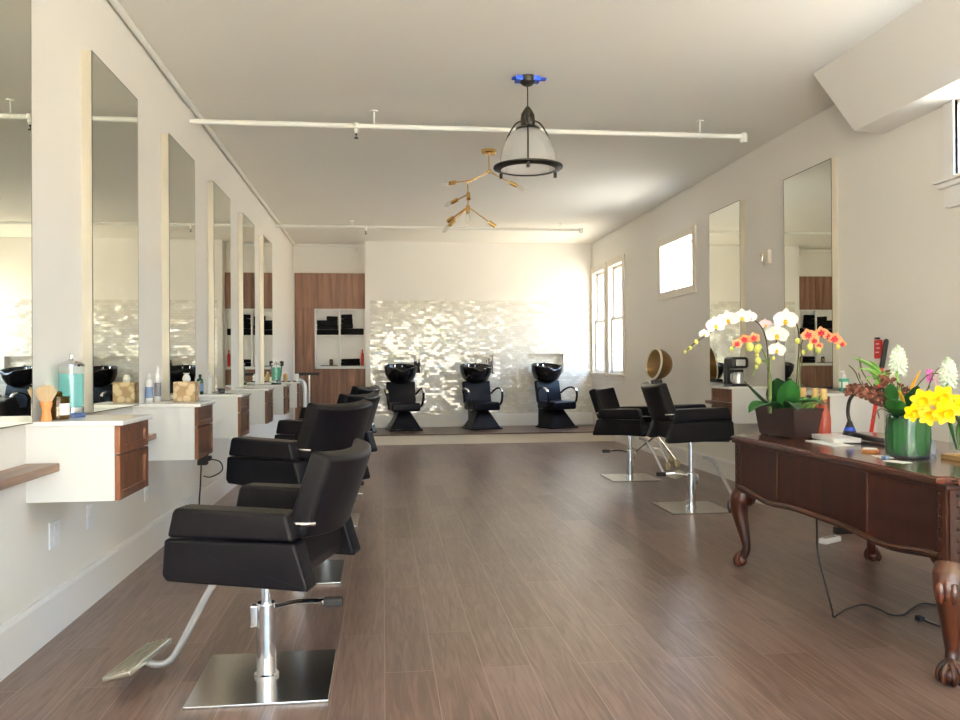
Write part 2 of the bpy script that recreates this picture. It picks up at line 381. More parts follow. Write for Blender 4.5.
# street tree beyond the shop front: its leaves break up the daylight
t = thing('street_tree', 'leafy street tree on the sidewalk outside the shop front', 'tree', (1.2, -8.6, -.02))
b = bm_(); tube(b, [(0,0,0), (.05,.03,1.2), (-.05,0,2.3), (.1,.1,3.6)], lambda q: .16-.08*q, 10); obj('trunk', b, 'stemd', t)
b = bm_(); rt = random.Random(3)
for cx_, cy_, cz_, cr_ in ((-2.2,.6,3.6,1.5), (-.6,.2,4.3,1.7), (1.0,.4,3.9,1.6), (2.4,.5,3.5,1.4), (-3.6,.3,4.2,1.4), (.2,.9,2.6,.8), (-1.5,1.0,2.5,.7)):
    for k in range(420):
        v = Vector((rt.gauss(0,1), rt.gauss(0,1), rt.gauss(0,1))).normalized()*cr_*rt.random()**.4; c = Vector((cx_,cy_,cz_))+v
        Rm = look((rt.gauss(0,1), rt.gauss(0,1), rt.gauss(0,1)+.6)); q = rt.uniform(.10, .17)
        b.faces.new([b.verts.new(c+Rm@Vector(p)) for p in ((0,-q,0), (q*.55,0,.02), (0,q,0), (-q*.55,0,.02))])
o = obj('foliage', b, 'treeleaf', t); o['kind'] = 'stuff'
# windows: casing, sash and panes
def hung(name, y0, y1, z0, z1):
    w = bpy.data.objects.new(name, None); COL.objects.link(w); w['kind'] = 'structure'
    b = bm_(); c = .1
    for q in ((y0-c, y0, z0-.04, z1+c), (y1, min(y1+c, YB-.001), z0-.04, z1+c), (y0, y1, z1, z1+c)): box(b, XR-.022, XR, *q)
    obj('casing', b, 'casing', w)
    b = bm_(); rbox(b, XR-.05, XR+.05, y0-c, min(y1+c, YB-.001), z0-.07, z0-.03, .004, 2); box(b, XR-.02, XR, y0-c, min(y1+c, YB-.001), z0-.14, z0-.07); obj('sill', b, 'casing', w)
    zm = (z0+z1)/2+.02; s = .045
    for nm, a, zz0, zz1 in (('lower_sash', .03, z0-.03, zm), ('upper_sash', .065, zm-.04, z1)):
        b = bm_(); x0, x1 = XR+a, XR+a+.033
        box(b, x0, x1, y0, y0+s, zz0, zz1); box(b, x0, x1, y1-s, y1, zz0, zz1); box(b, x0, x1, y0, y1, zz0, zz0+s); box(b, x0, x1, y0, y1, zz1-s, zz1)
        so = obj(nm, b, 'casing', w)
        b = bm_(); box(b, x0+.012, x0+.018, y0+s, y1-s, zz0+s, zz1-s); obj('pane', b, 'glass', so)
    return w
hung('window_1', *WIN[0]); hung('window_2', *WIN[1])
def fixed(name, y0, y1, z0, z1, c, dep):
    w = bpy.data.objects.new(name, None); COL.objects.link(w); w['kind'] = 'structure'
    b = holes(bm_(), 'X', XR-.022, XR, y0-c, y1+c, z0-c, z1+c, [(y0, y1, z0, z1)]); obj('casing', b, 'casing', w)
    b = holes(bm_(), 'X', XR+dep-.03, XR+dep, y0, y1, z0, z1, [(y0+.035, y1-.035, z0+.035, z1-.035)]); s = obj('sash', b, 'trim', w)
    b = bm_(); box(b, XR+dep-.018, XR+dep-.012, y0+.03, y1-.03, z0+.03, z1-.03); obj('pane', b, 'glass', s)
    return w
fixed('window_3', *WIN[2], .09, .19)
w4 = bpy.data.objects.new('window_4', None); COL.objects.link(w4); w4['kind'] = 'structure'
b = bm_(); box(b, XR-.02, XR, 4.64, 4.745, 2.33, 2.795); box(b, XR-.03, XR, 4.64, 4.665, 2.33, 2.795); obj('casing', b, 'trim', w4)
b = bm_(); rbox(b, XR-.06, XR+.02, 2.5, 4.80, 2.305, 2.33, .006, 2); rbox(b, XR-.045, XR, 2.5, 4.78, 2.27, 2.306, .01, 2); obj('sill', b, 'trim', w4)
b = bm_(); box(b, XR-.018, XR, 2.5, 4.745, 2.15, 2.27); rbox(b, XR-.032, XR, 2.5, 4.70, 2.14, 2.165, .005, 2); obj('apron', b, 'trim', w4)
b = holes(bm_(), 'X', XR+.05, XR+.09, 2.5, 4.72, 2.30, 2.80, [(2.62, 4.66, 2.345, 2.755)]); s_ = obj('sash', b, 'trim', w4)
b = bm_(); box(b, XR+.065, XR+.071, 2.62, 4.66, 2.345, 2.755); obj('pane', b, 'glass', s_)
w5 = bpy.data.objects.new('window_5', None); COL.objects.link(w5); w5['kind'] = 'structure'
for x0, x1 in ((-1.3, .95), (1.05, 3.3)):
    b = holes(bm_(), 'Y', YF-.13, YF-.07, x0, x1, .12, 2.95, [(x0+.06, x1-.06, .2, 2.1), (x0+.06, x1-.06, 2.17, 2.89)]); obj('shopfront_frame', b, 'blackmetal', w5)
b = bm_(); box(b, -9, 12, -15, YF-.2, -.15, -.02); struct('ground', b, 'concrete')

# ------------------------------------------------------------------ left wall: tall mirrors, floating cabinets, ledges
def make_mirror(sgn):
    """origin at the bottom centre on the wall; the glass looks along +x for sgn=1"""
    t = thing('tall_mirror', '', 'mirror', group='tall framed wall mirrors')
    w, h, d = .38, 1.785, .05
    b = bm_(); rbox(b, 0, d*sgn, -w, w, 0, h, .002, 1) if sgn > 0 else rbox(b, -d, 0, -w, w, 0, h, .002, 1)
    obj('frame', b, 'champ', t)
    b = bm_(); x = (d+.0015)*sgn; box(b, min(x, d*sgn), max(x, d*sgn), -w+.004, w-.004, .004, h-.004); g = obj('mirror_glass', b, 'mirror', t)
    b = holes(bm_(), 'X', min(x, x-.0012*sgn), max(x, x-.0012*sgn), -w-.0015, w+.0015, -.0015, h+.0015, [(-w+.004, w-.004, .004, h-.004)]); obj('glass_edge', b, 'edge', t)
    return t
mL = ['tall framed mirror nearest the camera on the left wall, cut by the picture edge',
      'second tall mirror on the left wall, beside the blue sanitizer jar',
      'third tall mirror on the left wall, behind the floral tissue box',
      'fourth tall mirror from the front on the left wall, reflecting walnut shelves',
      'fifth tall mirror from the front on the left wall, narrow in view',
      'tall mirror deepest along the left wall, above the green sanitizer jar']
m0 = make_mirror(1)
for k in range(6):
    o = m0 if k == 0 else dup(m0, (0,0,0))
    o.location = (XL, 3.145+1.463*k, .966); o['label'] = mL[k]
mr = make_mirror(-1); mr.location = (XR, 6.36, .985); mr['label'] = 'tall mirror on the right wall behind the orchids, nearer of the two'
o = dup(mr, (XR, 8.0, .985), None, 'tall mirror on the right wall beside the square window, farther of the two')

def make_cabinet(sgn):
    """origin on the wall at the near bottom corner; front along +x for sgn=1"""
    t = thing('floating_cabinet', '', 'cabinet', group='floating white and walnut cabinets')
    W = .42; X = lambda a, b: (min(a*sgn, b*sgn), max(a*sgn, b*sgn))
    b = bm_(); box(b, *X(0, .35), 0, W, 0, .315); obj('body', b, 'white', t)
    for nm, z0, z1 in (('drawer', .195, .313), ('door', .002, .188)):
        b = bm_(); s = .045
        bb = holes(b, 'X', *X(.351, .372), .002, W-.002, z0, z1, [(s, W-s, z0+s*.72, z1-s*.72)]); box(bb, *X(.351, .362), s-.002, W-s+.002, z0+.03, z1-.03)
        obj(nm, bb, 'drawer', t)
    b = bm_(); rbox(b, *X(0, .388), -.012, W+.012, .315, .335, .003, 2); obj('countertop', b, 'quartz', t)
    return t
cL = ['floating cabinet closest to the camera on the left, under the brush and blue jar',
      'floating cabinet under the floral tissue box, second along the left wall',
      'floating cabinet third along the left wall, holding the dark green bottle',
      'floating cabinet fourth along the left wall, behind the black chairs',
      'floating cabinet fifth along the left wall, near the green sanitizer jar',
      'floating cabinet farthest along the left wall beside the tray stand']
c0 = make_cabinet(1)
for k in range(6):
    o = c0 if k == 0 else dup(c0, (0,0,0))
    o.location = (XL, 3.585+1.463*k, .633); o['label'] = cL[k]
cr = make_cabinet(-1); cr.location = (XR, 5.50, .633); cr['label'] = 'floating cabinet on the right wall behind the wine bottles and flowers'
dup(cr, (XR, 7.15, .633), None, 'floating cabinet on the right wall under the coffee maker')
def ledge(x0, x1, y0, y1, label):
    b = bm_(); rbox(b, x0, x1, y0, y1, .762, .796, .003, 2); return tag(obj('wall_ledge', b, 'shelf'), label, 'shelf', 'walnut wall ledges below mirrors')
ledge(XL, XL+.133, 2.55, 3.584, 'walnut wall ledge in the lower left corner ending at the first cabinet')
ledge(XL, XL+.133, 4.006, 5.047, 'walnut wall ledge between the first and second left cabinets')
ledge(XR-.133, XR, 7.575, 8.32, 'walnut wall ledge on the right wall beyond the coffee maker cabinet')

def outlet(y, z, label, w=.075, cat='outlet'):
    t = thing('wall_outlet', label, cat, (XL, y, z), 0, 'left wall outlet plates')
    b = bm_(); rbox(b, 0, .007, -w/2, w/2, -.06, .06, .003, 2); obj('cover_plate', b, 'outlet', t)
    for s in (-.024, .024):
        b = bm_(); rbox(b, .006, .010, -.018, .018, s-.016, s+.016, .002, 1); obj('socket', b, 'trim', t)
outlet(3.87, .447, 'white outlet plate low on the left wall below the first cabinet, closest to camera', .115)
outlet(4.31, .445, 'white outlet plate second from the front, low on the left wall')
outlet(5.30, .42, 'white outlet plate below the second cabinet on the left wall')
t = thing('charger', 'black charger hanging with its cord beneath the second left cabinet', 'charger', (-1.15, 5.43, .633))
b = bm_(); rbox(b, -.03, .03, -.03, .03, -.075, -.001, .006, 2); rbox(b, .0, .05, -.015, .04, -.05, -.02, .005, 2); obj('plug_block', b, 'rubber', t)
b = bm_(); tube(b, [(-.01,0,-.07), (-.02,.02,-.2), (-.03,.04,-.38), (-.0,.10,-.52), (-.05,.25,-.628)], .005, 8); tube(b, [(.03,.02,-.04), (.10,.03,-.06), (.11,.05,-.12), (.04,.05,-.16), (.0,.02,-.15)], .004, 8); obj('cable', b, 'rubber', t)

# ------------------------------------------------------------------ styling chairs
SEATPARTS = ('seat', 'backrest', 'armrest', 'back_bracket', 'piston')
def make_chair():
    t = thing('styling_chair', '', 'chair', group='black leather styling chairs')
    A = .69
    b = bm_(); rbox(b, -.25, .25, -.26, .26, 0, .012, .003, 2); obj('base_plate', b, 'steel', t)
    b = bm_(); lathe(b, [(.0,.012), (.046,.012), (.046,.022), (.037,.026), (.037,.285), (.034,.292), (0,.292)], seg=28); obj('column', b, 'chrome', t)
    b = bm_(); tube(b, [(-.03,0,.272), (-.12,0,.288), (-.22,0,.286)], .015, 10, flat=.7); rbox(b, .015, .06, -.018, .018, .20, .285, .008, 2); lv = obj('pump_lever', b, 'chrome', t)
    b = bm_(); rbox(b, -.29, -.215, -.022, .022, .268, .300, .008, 2); obj('pedal_pad', b, 'rubber', lv)
    b = bm_(); cyl(b, (0,0,.12), (0,0,A-.285), .019); box(b, -.1, .12, -.1, .1, A-.285, A-.27); obj('piston', b, 'chrome', t)
    # seat shell with a rear that curls up
    prof = [(.245,-.28), (.25,-.20), (.235,-.175), (.10,-.165), (-.06,-.17), (-.13,-.165), (-.17,-.14), (-.20,-.088), (-.222,-.09), (-.228,-.15), (-.228,-.22), (-.215,-.262), (-.18,-.272)]
    b = prism(bm_(), [(x, A+z) for x, z in prof], 'Y', -.222, .222, .008, 2); obj('seat', b, 'leather', t)
    for s in (-1, 1):
        y0, y1 = sorted((s*.218, s*.318))
        b = prism(bm_(), [(.235,A-.258), (.25,A-.235), (.24,A-.109), (-.235,A-.115), (-.283,A-.268), (-.276,A-.278)], 'Y', y0, y1, .012, 3); ar = obj('armrest', b, 'leather', t)
        b = prism(bm_(), [(.228,A-.103), (.208,A-.012), (.195,A-.0), (-.205,A-.012), (-.232,A-.108)], 'Y', y0-.004, y1+.004, .014, 3); obj('arm_pad', b, 'leather', ar)
        b = bm_(); tube(b, [(-.17,s*.262,A-.055), (-.25,s*.262,A-.055), (-.275,s*.235,A-.058)], .012, 10, flat=.75); obj('back_bracket', b, 'chrome', t)
    # backrest: reclined slab wrapping slightly round the sitter
    tb = bmesh.new(); rbox(tb, -.04, .04, -.262, .262, 0, .305, .02, 3)
    bmesh.ops.subdivide_edges(tb, edges=[e for e in tb.edges if abs(e.verts[0].co.y-e.verts[1].co.y) > .3], cuts=8, use_grid_fill=True)
    for v in tb.verts: v.co.x += .75*v.co.y**2 - .02*math.cos(v.co.z/.305*PI-PI/2)
    b = merge(bm_(), tb, Matrix.Translation((-.255, 0, A-.115)) @ Matrix.Rotation(math.radians(-19), 4, 'Y')); obj('backrest', b, 'leather', t)
    b = bm_(); tube(b, [(.10,0,A-.275), (.15,0,A-.285), (.21,0,A-.34), (.33,0,A-.56), (.375,0,A-.625), (.425,0,A-.640), (.465,0,A-.630)], .014, 12); ft = obj('footrest', b, 'satin', t)
    b = bm_(); mt = Matrix.Translation((.50, 0, A-.617)) @ Matrix.Rotation(math.radians(14), 4, 'Y')
    rbox(b, -.06, .05, -.185, .185, -.014, .008, .007, 2, mt)
    for i in range(5): rbox(b, -.05+i*.02, -.042+i*.02, -.17, .17, .006, .013, .002, 1, mt)
    obj('foot_plate', b, 'alu', ft)
    return t
ch0 = make_chair()
def place(o, x, y, face, raise_, label, foot=None, base=0.):
    """face: heading in degrees of the seat; base plate stays square to the room"""
    o.location = (x, y, 0); o.rotation_euler.z = math.radians(base); o['label'] = label
    for c in o.children:
        n = c.name.split('.')[0]
        if n in SEATPARTS or n == 'footrest':
            c.location.z = raise_ if n != 'footrest' else raise_*.0
            a = face if n != 'footrest' else (foot if foot is not None else face)
            c.rotation_euler.z = math.radians(a-base)
    return o
spots = [(-.448, 3.21, 165, .012, 'black styling chair closest to the camera on a square steel base', 171, 180),
         (-.485, 4.79, 146, .11, 'black styling chair turned away, directly behind the closest left chair', None, 180),
         (-.44, 6.35, 152, .10, 'black styling chair third in the left row, mostly hidden by the second', None, 180),
         (-.44, 7.86, 158, .115, 'black styling chair deepest in the left row, only its top showing', None, 180),
         (2.50, 6.47, -3, .15, 'black styling chair on the right, raised, beside the desk', None, 0),
         (2.53, 8.24, -38, .045, 'black styling chair on the right in front of the dryer, lower seat', None, 0)]
for i, s in enumerate(spots):
    o = ch0 if i == 0 else dup(ch0, (0,0,0))
    place(o, *s)

# ------------------------------------------------------------------ shampoo stations
def make_shampoo():
    t = thing('shampoo_chair', '', 'chair', group='black shampoo chairs on the platform')
    b = bm_(); tb = bmesh.new()
    lo = [(.22,-.245), (.22,.245), (-.18,.245), (-.18,-.245)]; hi = [(.10,-.085), (.10,.085), (-.10,.085), (-.10,-.085)]
    L = [tb.verts.new((x,y,.022)) for x, y in lo]; U = [tb.verts.new((x,y,.30)) for x, y in hi]
    tb.faces.new(L[::-1]); tb.faces.new(U)
    for i in range(4): tb.faces.new([L[i], L[(i+1)%4], U[(i+1)%4], U[i]])
    bmesh.ops.bevel(tb, geom=tb.edges[:], offset=.008, segments=2, affect='EDGES'); merge(b, tb)
    rbox(b, -.2, .26, -.26, .26, 0, .022, .004, 2); obj('base', b, 'vinyl', t)
    b = bm_(); rbox(b, -.20, .27, -.225, .225, .30, .43, .03, 3); obj('seat', b, 'vinyl', t)
    b = bm_(); rbox(b, -.04, .04, -.235, .235, 0, .36, .025, 3, Matrix.Translation((-.17, 0, .40)) @ Matrix.Rotation(math.radians(-12), 4, 'Y')); obj('backrest', b, 'vinyl', t)
    for s in (-1, 1):
        b = bm_(); tube(b, [(-.17,s*.235,.55), (-.08,s*.275,.62), (.06,s*.285,.645), (.17,s*.285,.60), (.20,s*.28,.50), (.17,s*.265,.40), (.05,s*.235,.34)], .019, 10, flat=.8); ar = obj('armrest', b, 'vinyl', t)
        b = bm_(); tube(b, [(.085,s*.287,.648), (.15,s*.287,.624), (.19,s*.286,.58)], .0205, 10, flat=.85); obj('arm_cap', b, 'chrome', ar)
    # basin: oval bowl tipped toward the front, with a neck notch
    tb = bmesh.new()
    lathe(tb, [(.0,-.225), (.12,-.215), (.21,-.155), (.255,-.05), (.268,.05), (.258,.062), (.245,.064), (.232,.05), (.215,-.02), (.16,-.085), (.07,-.11), (0,-.115)], (0,0,0), 40, None, .92, 1.)
    for v in tb.verts:
        if v.co.x > .15 and v.co.z > -.03 and abs(v.co.y) < .12: v.co.z -= .05*math.cos(v.co.y/.12*PI/2)*(v.co.x-.15)/.1
    b = merge(bm_(), tb, Matrix.Translation((-.235, 0, .945)) @ Matrix.Rotation(math.radians(9), 4, 'Y'))
    bs = obj('basin', b, 'gloss', t)
    b = bm_(); tube(b, [(-.43,.06,.985), (-.43,.06,1.03), (-.38,.06,1.05), (-.34,.06,1.03)], .011, 10); cyl(b, (-.42,-.06,.98), (-.42,-.06,1.025), .014); obj('faucet', b, 'chrome', bs)
    b = bm_(); rbox(b, -.36, -.2, -.10, .10, .022, .80, .02, 2); obj('basin_post', b, 'blackmetal', t)
    return t
sh = make_shampoo()
for i, (x, y, a, l) in enumerate([(.315, 12.96, 9, 'black shampoo chair with basin, left one beside the walnut shelves'),
                                  (1.55, 12.97, 14, 'black shampoo chair with basin, middle of the back wall'),
                                  (2.76, 13.0, 24, 'black shampoo chair with basin, right one beside the tall windows')]):
    o = sh if i == 0 else dup(sh, (0,0,0))
    o.location = (x, y, .155); o.rotation_euler.z = math.radians(-90+a); o['label'] = l
# bottles in the niches
def bottle(name, h, r, mat, loc, label, cap='blackplastic', group=None, pump=False, lab=None, cat='bottle'):
    t = thing(name, label, cat, loc, 0, group)
    b = bm_(); lathe(b, [(0,0), (r*.92,0), (r,.006), (r,h*.68), (r*.85,h*.76), (r*.36,h*.82), (r*.36,h*.86), (0,h*.86)], seg=20); obj('body', b, mat, t)
    b = bm_(); lathe(b, [(0,h*.85), (r*.45,h*.85), (r*.45,h), (r*.38,h*1.01), (0,h*1.01)], seg=16)
    if pump: cyl(b, (0,0,h), (0,0,h*1.12), r*.14, 8); tube(b, [(0,0,h*1.1), (-r*.9,-r*.3,h*1.08)], r*.16, 8, smooth=False)
    obj('cap', b, cap, t)
    if lab:
        b = bm_(); lathe(b, [(r*1.012,h*.16), (r*1.012,h*.55)], seg=20)
        bmesh.ops.delete(b, geom=[f for f in b.faces if len(f.verts) > 4], context='FACES'); obj('label_sleeve', b, lab, t)
    return t
for i, (x, h) in enumerate([(.525, .235), (.555, .21), (.59, .225)]):
    bottle('shampoo_bottle', h, .019, 'blackplastic', (x, YB+.055, 1.04), ['dark bottle in the left wall niche, nearest the basin', 'dark bottle in the left wall niche, between two others', 'dark bottle at the right end of the left wall niche'][i], group='bottles in the left wall niche')
for i, (x, h) in enumerate([(1.715, .22), (1.755, .25), (1.79, .21)]):
    bottle('shampoo_bottle', h, .018, ['white', 'greylabel', 'greylabel'][i], (x, YB+.055, 1.025), ['pale bottle in the middle wall niche, nearest the basin', 'grey bottle standing tallest in the middle wall niche', 'grey bottle at the right end of the middle wall niche'][i], group='bottles in the middle wall niche', cap='blackplastic')

# ------------------------------------------------------------------ built-in walnut storage in the alcove
t = thing('storage_cabinet', 'walnut built-in storage wall with open white shelves in the back left alcove', 'cabinet', (0, 13.72, 0))
Z1, Z2, ZT = 1.164, 2.108, 2.70; x0, x1 = XL+.03, -.285; nl, nr = -1.115, -.300
b = bm_(); box(b, XL, XL+.028, -.01, .08, .155, ZT); obj('side_trim', b, 'trim', t)
b = bm_()
hs = holes(b, 'Y', .02, .08, x0, x1, .155, ZT, [(nl, nr, Z1, Z2)]); obj('carcass', hs, 'veneer', t)
for a, c in ((x0, -1.06), (-1.055, -.71), (-.705, x1)):
    b = bm_(); rbox(b, a, c, 0, .02, Z2+.006, ZT-.002, .002, 1); obj('upper_door', b, 'veneer', t)
for a, c in ((nl, -.71), (-.705, nr+.014)):
    b = bm_(); rbox(b, a, c, 0, .02, .16, Z1-.05, .002, 1); obj('lower_door', b, 'veneer', t)
for a, c in ((x0, -1.30), (-1.295, nl-.004)):
    b = bm_(); rbox(b, a, c, 0, .02, .16, Z2, .002, 1); obj('tall_door', b, 'veneer', t)
b = bm_(); D = .07
for q in ((nl, nl+.028, -.012, D, Z1-.04, Z2), (nr-.012, nr+.014, -.012, D, Z1-.04, Z2), (nl, nr+.014, -.012, D, Z1-.045, Z1), (nl, nr+.014, -.006, D, Z2-.02, Z2)): box(b, *q)
obj('shelf_frame', b, 'white', t)
b = bm_(); box(b, -.722, -.695, -.008, D, Z1, Z2-.02); obj('divider', b, 'white', t)
for a, c in ((nl+.028, -.722), (-.695, nr-.012)):
    b = bm_(); box(b, a, c, -.004, D, 1.655, 1.677); obj('shelf', b, 'white', t)
b = bm_(); box(b, nl, nr+.014, D, .079, Z1-.04, Z2); obj('shelf_back', b, 'trim', t)
# folded towels and small things on those shelves
def towels(n, x0, x1, z, hs, label, grp):
    for i in range(n):
        h = hs[i]; b = bm_(); tb = bmesh.new(); rbox(tb, x0+.004*(i%2), x1-.006*(i%3), 0, .066, 0, h-.001, min(.014, h*.35), 3)
        for v in tb.verts: v.co.z += .004*math.sin(v.co.x*60+i)*(v.co.z/h)
        merge(b, tb); o = obj('folded_towel', b, 'towel'); o.location = (0, 13.712, z); z += h
        tag(o, label[i], 'towel', grp)
W5 = ['lowest', 'second lowest', 'middle', 'second from top', 'topmost']
towels(3, -1.08, -.73, 1.678, (.09, .08, .07), ['black folded towel at the bottom of the upper left shelf pile', 'black folded towel in the middle of the upper left shelf pile', 'black folded towel on top of the upper left shelf pile'], 'black towels on the upper left shelf')
towels(1, -.92, -.74, 1.918, (.07,), ['rumpled black towel lying across the upper left pile beside the divider'], 'black towels on the upper left shelf')
towels(1, -.69, -.315, 1.678, (.11,), ['black folded towel lying long on the upper right shelf'], 'black towels on the upper right shelf')
towels(3, -.685, -.49, 1.788, (.08, .08, .07), ['black folded towel lowest in the short stack on the upper right shelf', 'black folded towel midway in the short stack on the upper right shelf', 'black folded towel topmost in the short stack on the upper right shelf'], 'black towels on the upper right shelf')
towels(2, -.69, -.375, 1.165, (.065, .055), ['black folded towel underneath on the lower right shelf', 'black folded towel above its twin on the lower right shelf'], 'black towels on the lower right shelf')
t = bottle('spray_bottle', .27, .024, 'redcan', (-.338, 13.745, 1.165), 'red bottle standing at the right end of the lower shelf', 'redcan')
b = bm_(); rbox(b, -1.02, -.74, 0, .06, 0, .012, .003, 1); o = obj('display_tray', b, 'blackplastic'); o.location = (0, 13.715, 1.165); tag(o, 'flat black tray on the lower left shelf', 'tray')
t = thing('amber_candle', 'small dark candle jar on the black shelf tray', 'candle', (-.85, 13.748, 1.1775))
b = bm_(); lathe(b, [(0,0), (.03,0), (.032,.01), (.032,.06), (0,.06)], seg=20); obj('jar', b, 'amber', t)
b = bm_(); lathe(b, [(0,.061), (.03,.061), (.032,.075), (.022,.10), (0,.105)], seg=20); obj('lid', b, 'blackplastic', t)

# ------------------------------------------------------------------ things on the left counters
CT = .968
t = thing('neck_brush', 'shaving style neck brush with orange wooden handle on the first left counter', 'brush', (-1.40, 3.62, CT))
b = bm_(); lathe(b, [(0,0), (.020,0), (.022,.008), (.018,.03), (.0165,.045), (.021,.06), (.024,.074), (.022,.082), (0,.082)], seg=20); obj('handle', b, 'brushwood', t)
b = bm_()
for i in range(150):
    a = random.random()*2*PI; q = math.sqrt(random.random()); r0 = .019*q; r1 = .042*q + random.uniform(-.004, .004); h = .152 - .028*q*q + random.uniform(-.006, .006)
    cyl(b, (r0*math.cos(a), r0*math.sin(a), .078), (r1*math.cos(a), r1*math.sin(a), h), .0016, 4)
o = obj('bristles', b, 'bristle', t); o['kind'] = 'stuff'
t = thing('candle_jar', 'amber glass candle jar with a white label beside the brush', 'candle', (-1.385, 3.71, CT))
b = bm_(); lathe(b, [(0,.001), (.040,.001), (.044,.008), (.044,.088), (.042,.092), (.040,.088), (.040,.010), (0,.010)], seg=28); obj('jar', b, 'amber', t)
b = bm_(); lathe(b, [(0,.011), (.0385,.011), (.0385,.055), (0,.055)], seg=24); obj('wax', b, 'cork', t)
b = bm_(); lathe(b, [(0,.093), (.045,.093), (.045,.099), (.02,.101), (.014,.106), (.018,.114), (.012,.121), (0,.122)], seg=24); obj('lid', b, 'amber', t)
b = bm_(); lathe(b, [(.0448,.02), (.0448,.07)], seg=40)
bmesh.ops.delete(b, geom=[f for f in b.faces if len(f.verts) > 4 or f.calc_center_median().x < .018 or f.calc_center_median().y > .02], context='FACES'); obj('label_sticker', b, 'paper', t)
def sanitizer(loc, label, mat, base):
    t = thing('sanitizer_jar', label, 'jar', loc)
    b = bm_(); lathe(b, [(0,0), (.058,0), (.060,.008), (.056,.02), (0,.02)], seg=32); obj('base', b, base, t)
    b = bm_(); lathe(b, [(0,.021), (.052,.021), (.054,.045), (.050,.047), (0,.047)], seg=32); obj('base_collar', b, 'chrome', t)
    b = bm_(); lathe(b, [(0,.048), (.0485,.048), (.0495,.055), (.0495,.195), (0,.195)], seg=32); obj('solution', b, mat, t)
    b = bm_(); lathe(b, [(.053,.045), (.053,.226), (.0515,.226), (.0515,.045)], seg=32)
    obj('glass_cylinder', b, 'vaseglass', t)
    b = bm_(); lathe(b, [(0,.227), (.055,.227), (.056,.236), (.048,.243), (.018,.255), (.008,.262), (.009,.278), (.005,.285), (0,.286)], seg=32); obj('lid', b, 'chrome', t)
    b = bm_(); cyl(b, (0,0,.05), (0,0,.226), .004, 8); obj('lift_rod', b, 'chrome', t)
    return t
sanitizer((-1.395, 3.885, CT), 'tall glass sanitizer jar of blue liquid with a chrome lid', 'teal', 'navybase')
bottle('spray_bottle', .175, .022, 'white', (-1.435, 5.27, CT), 'shorter white bottle with a blue label on the second left counter', 'white', lab='bluelabel')
bottle('spray_bottle', .22, .02, 'white', (-1.408, 5.36, CT), 'taller slim white bottle with a grey label on the second left counter', 'white', lab='greylabel')
t = thing('tissue_box', 'brown floral tissue box on the second left counter', 'tissue box', (-1.235, 5.37, CT))
b = bm_(); rbox(b, -.066, .066, -.066, .066, 0, .125, .003, 1); obj('box', b, 'tissue', t)
b = bm_(); lathe(b, [(.020,.126), (.026,.14), (.020,.16), (.012,.172), (.022,.18)], seg=11); obj('tissue', b, 'paper', t)
bottle('lotion_bottle', .155, .026, 'greenb', (-1.42, 6.62, CT), 'dark green bottle with a black cap on the third left counter', 'blackplastic', lab='bluelabel')
bottle('lotion_bottle', .175, .02, 'white', (-1.37, 6.72, CT), 'plain white bottle just behind the dark green bottle', 'white')
t = thing('hair_clipper', 'black hair clipper lying on the third left counter', 'clipper', (-1.30, 6.82, CT), .3)
b = bm_(); rbox(b, -.025, .025, -.09, .06, .002, .042, .012, 3); obj('body', b, 'blackplastic', t)
b = bm_(); rbox(b, -.022, .022, .06, .085, .006, .03, .003, 1); obj('blade', b, 'chrome', t)
sanitizer((-1.215, 9.60, CT), 'green sanitizer jar with a metal lid on the fifth left counter', 'jade', 'greenb')
# clutter on the last cabinet
for i in range(3):
    b = bm_(); rbox(b, -.018, .018, -.085, .085, 0, .014, .004, 1); o = obj('hair_comb', b, 'blackplastic', None, (-1.30+i*.07, 11.0, CT), .1*i)
    tag(o, 'dark flat comb lying on the last left counter', 'comb', 'combs on the last left counter')
bottle('lotion_bottle', .13, .03, 'cork', (-1.30, 11.22, CT), 'tan squat bottle on the last left counter', 'white')
t = thing('paper_cup', 'white paper cup on the last left counter near the tray stand', 'cup', (-1.16, 11.2, CT))
b = bm_(); lathe(b, [(0,0), (.032,0), (.040,.10), (.042,.102), (.038,.102), (.031,.004), (0,.004)], seg=20); obj('cup_body', b, 'paper', t)
t = thing('round_brush', 'dark round hairbrush standing upright on the last left counter', 'brush', (-1.36, 11.2, CT))
b = bm_(); lathe(b, [(0,0), (.035,0), (.035,.06), (.03,.062), (0,.062)], seg=16); obj('holder', b, 'white', t)
b = bm_(); cyl(b, (0,0,.05), (.012,.02,.22), .008, 8); lathe(b, [(0,0), (.026,.01), (.028,.07), (0,.08)], (.012,.02,.20), 14); obj('brush_head', b, 'blackplastic', t)
# tray stand at the end of the row
t = thing('tray_stand', 'black salon tray on a curved grey stand at the end of the left row', 'stand', (-1.08, 11.75, 0))
b = bm_(); tb = [(0,0), (.2,0)]
rbox(b, -.09, .19, -.13, .13, 1.045, 1.053, .003, 1)
for q in ((-.09,.19,-.13,-.122,1.05,1.078), (-.09,.19,.122,.13,1.05,1.078), (-.09,-.082,-.13,.13,1.05,1.078), (.182,.19,-.13,.13,1.05,1.078)): box(b, *q)
tr = obj('tray', b, 'blackmetal', t)
b = bm_(); box(b, -.075, .175, -.115, .115, 1.0535, 1.066); obj('tray_liner', b, 'rubber', tr)
b = bm_(); tube(b, [(-.02,0,.03), (-.01,0,.40), (-.01,0,.80), (-.03,0,.93), (-.10,-.02,.99), (-.17,-.03,1.0)], .032, 14); obj('curved_tube', b, 'satin', t)
b = bm_(); cyl(b, (.05,0,.03), (.05,0,1.045), .014); obj('pole', b, 'chrome', t)
b = bm_()
for k in range(5):
    a = 2*PI*k/5; tube(b, [(.02,0,.05), (.02+.2*math.cos(a), .2*math.sin(a), .035)], .014, 8, smooth=False)
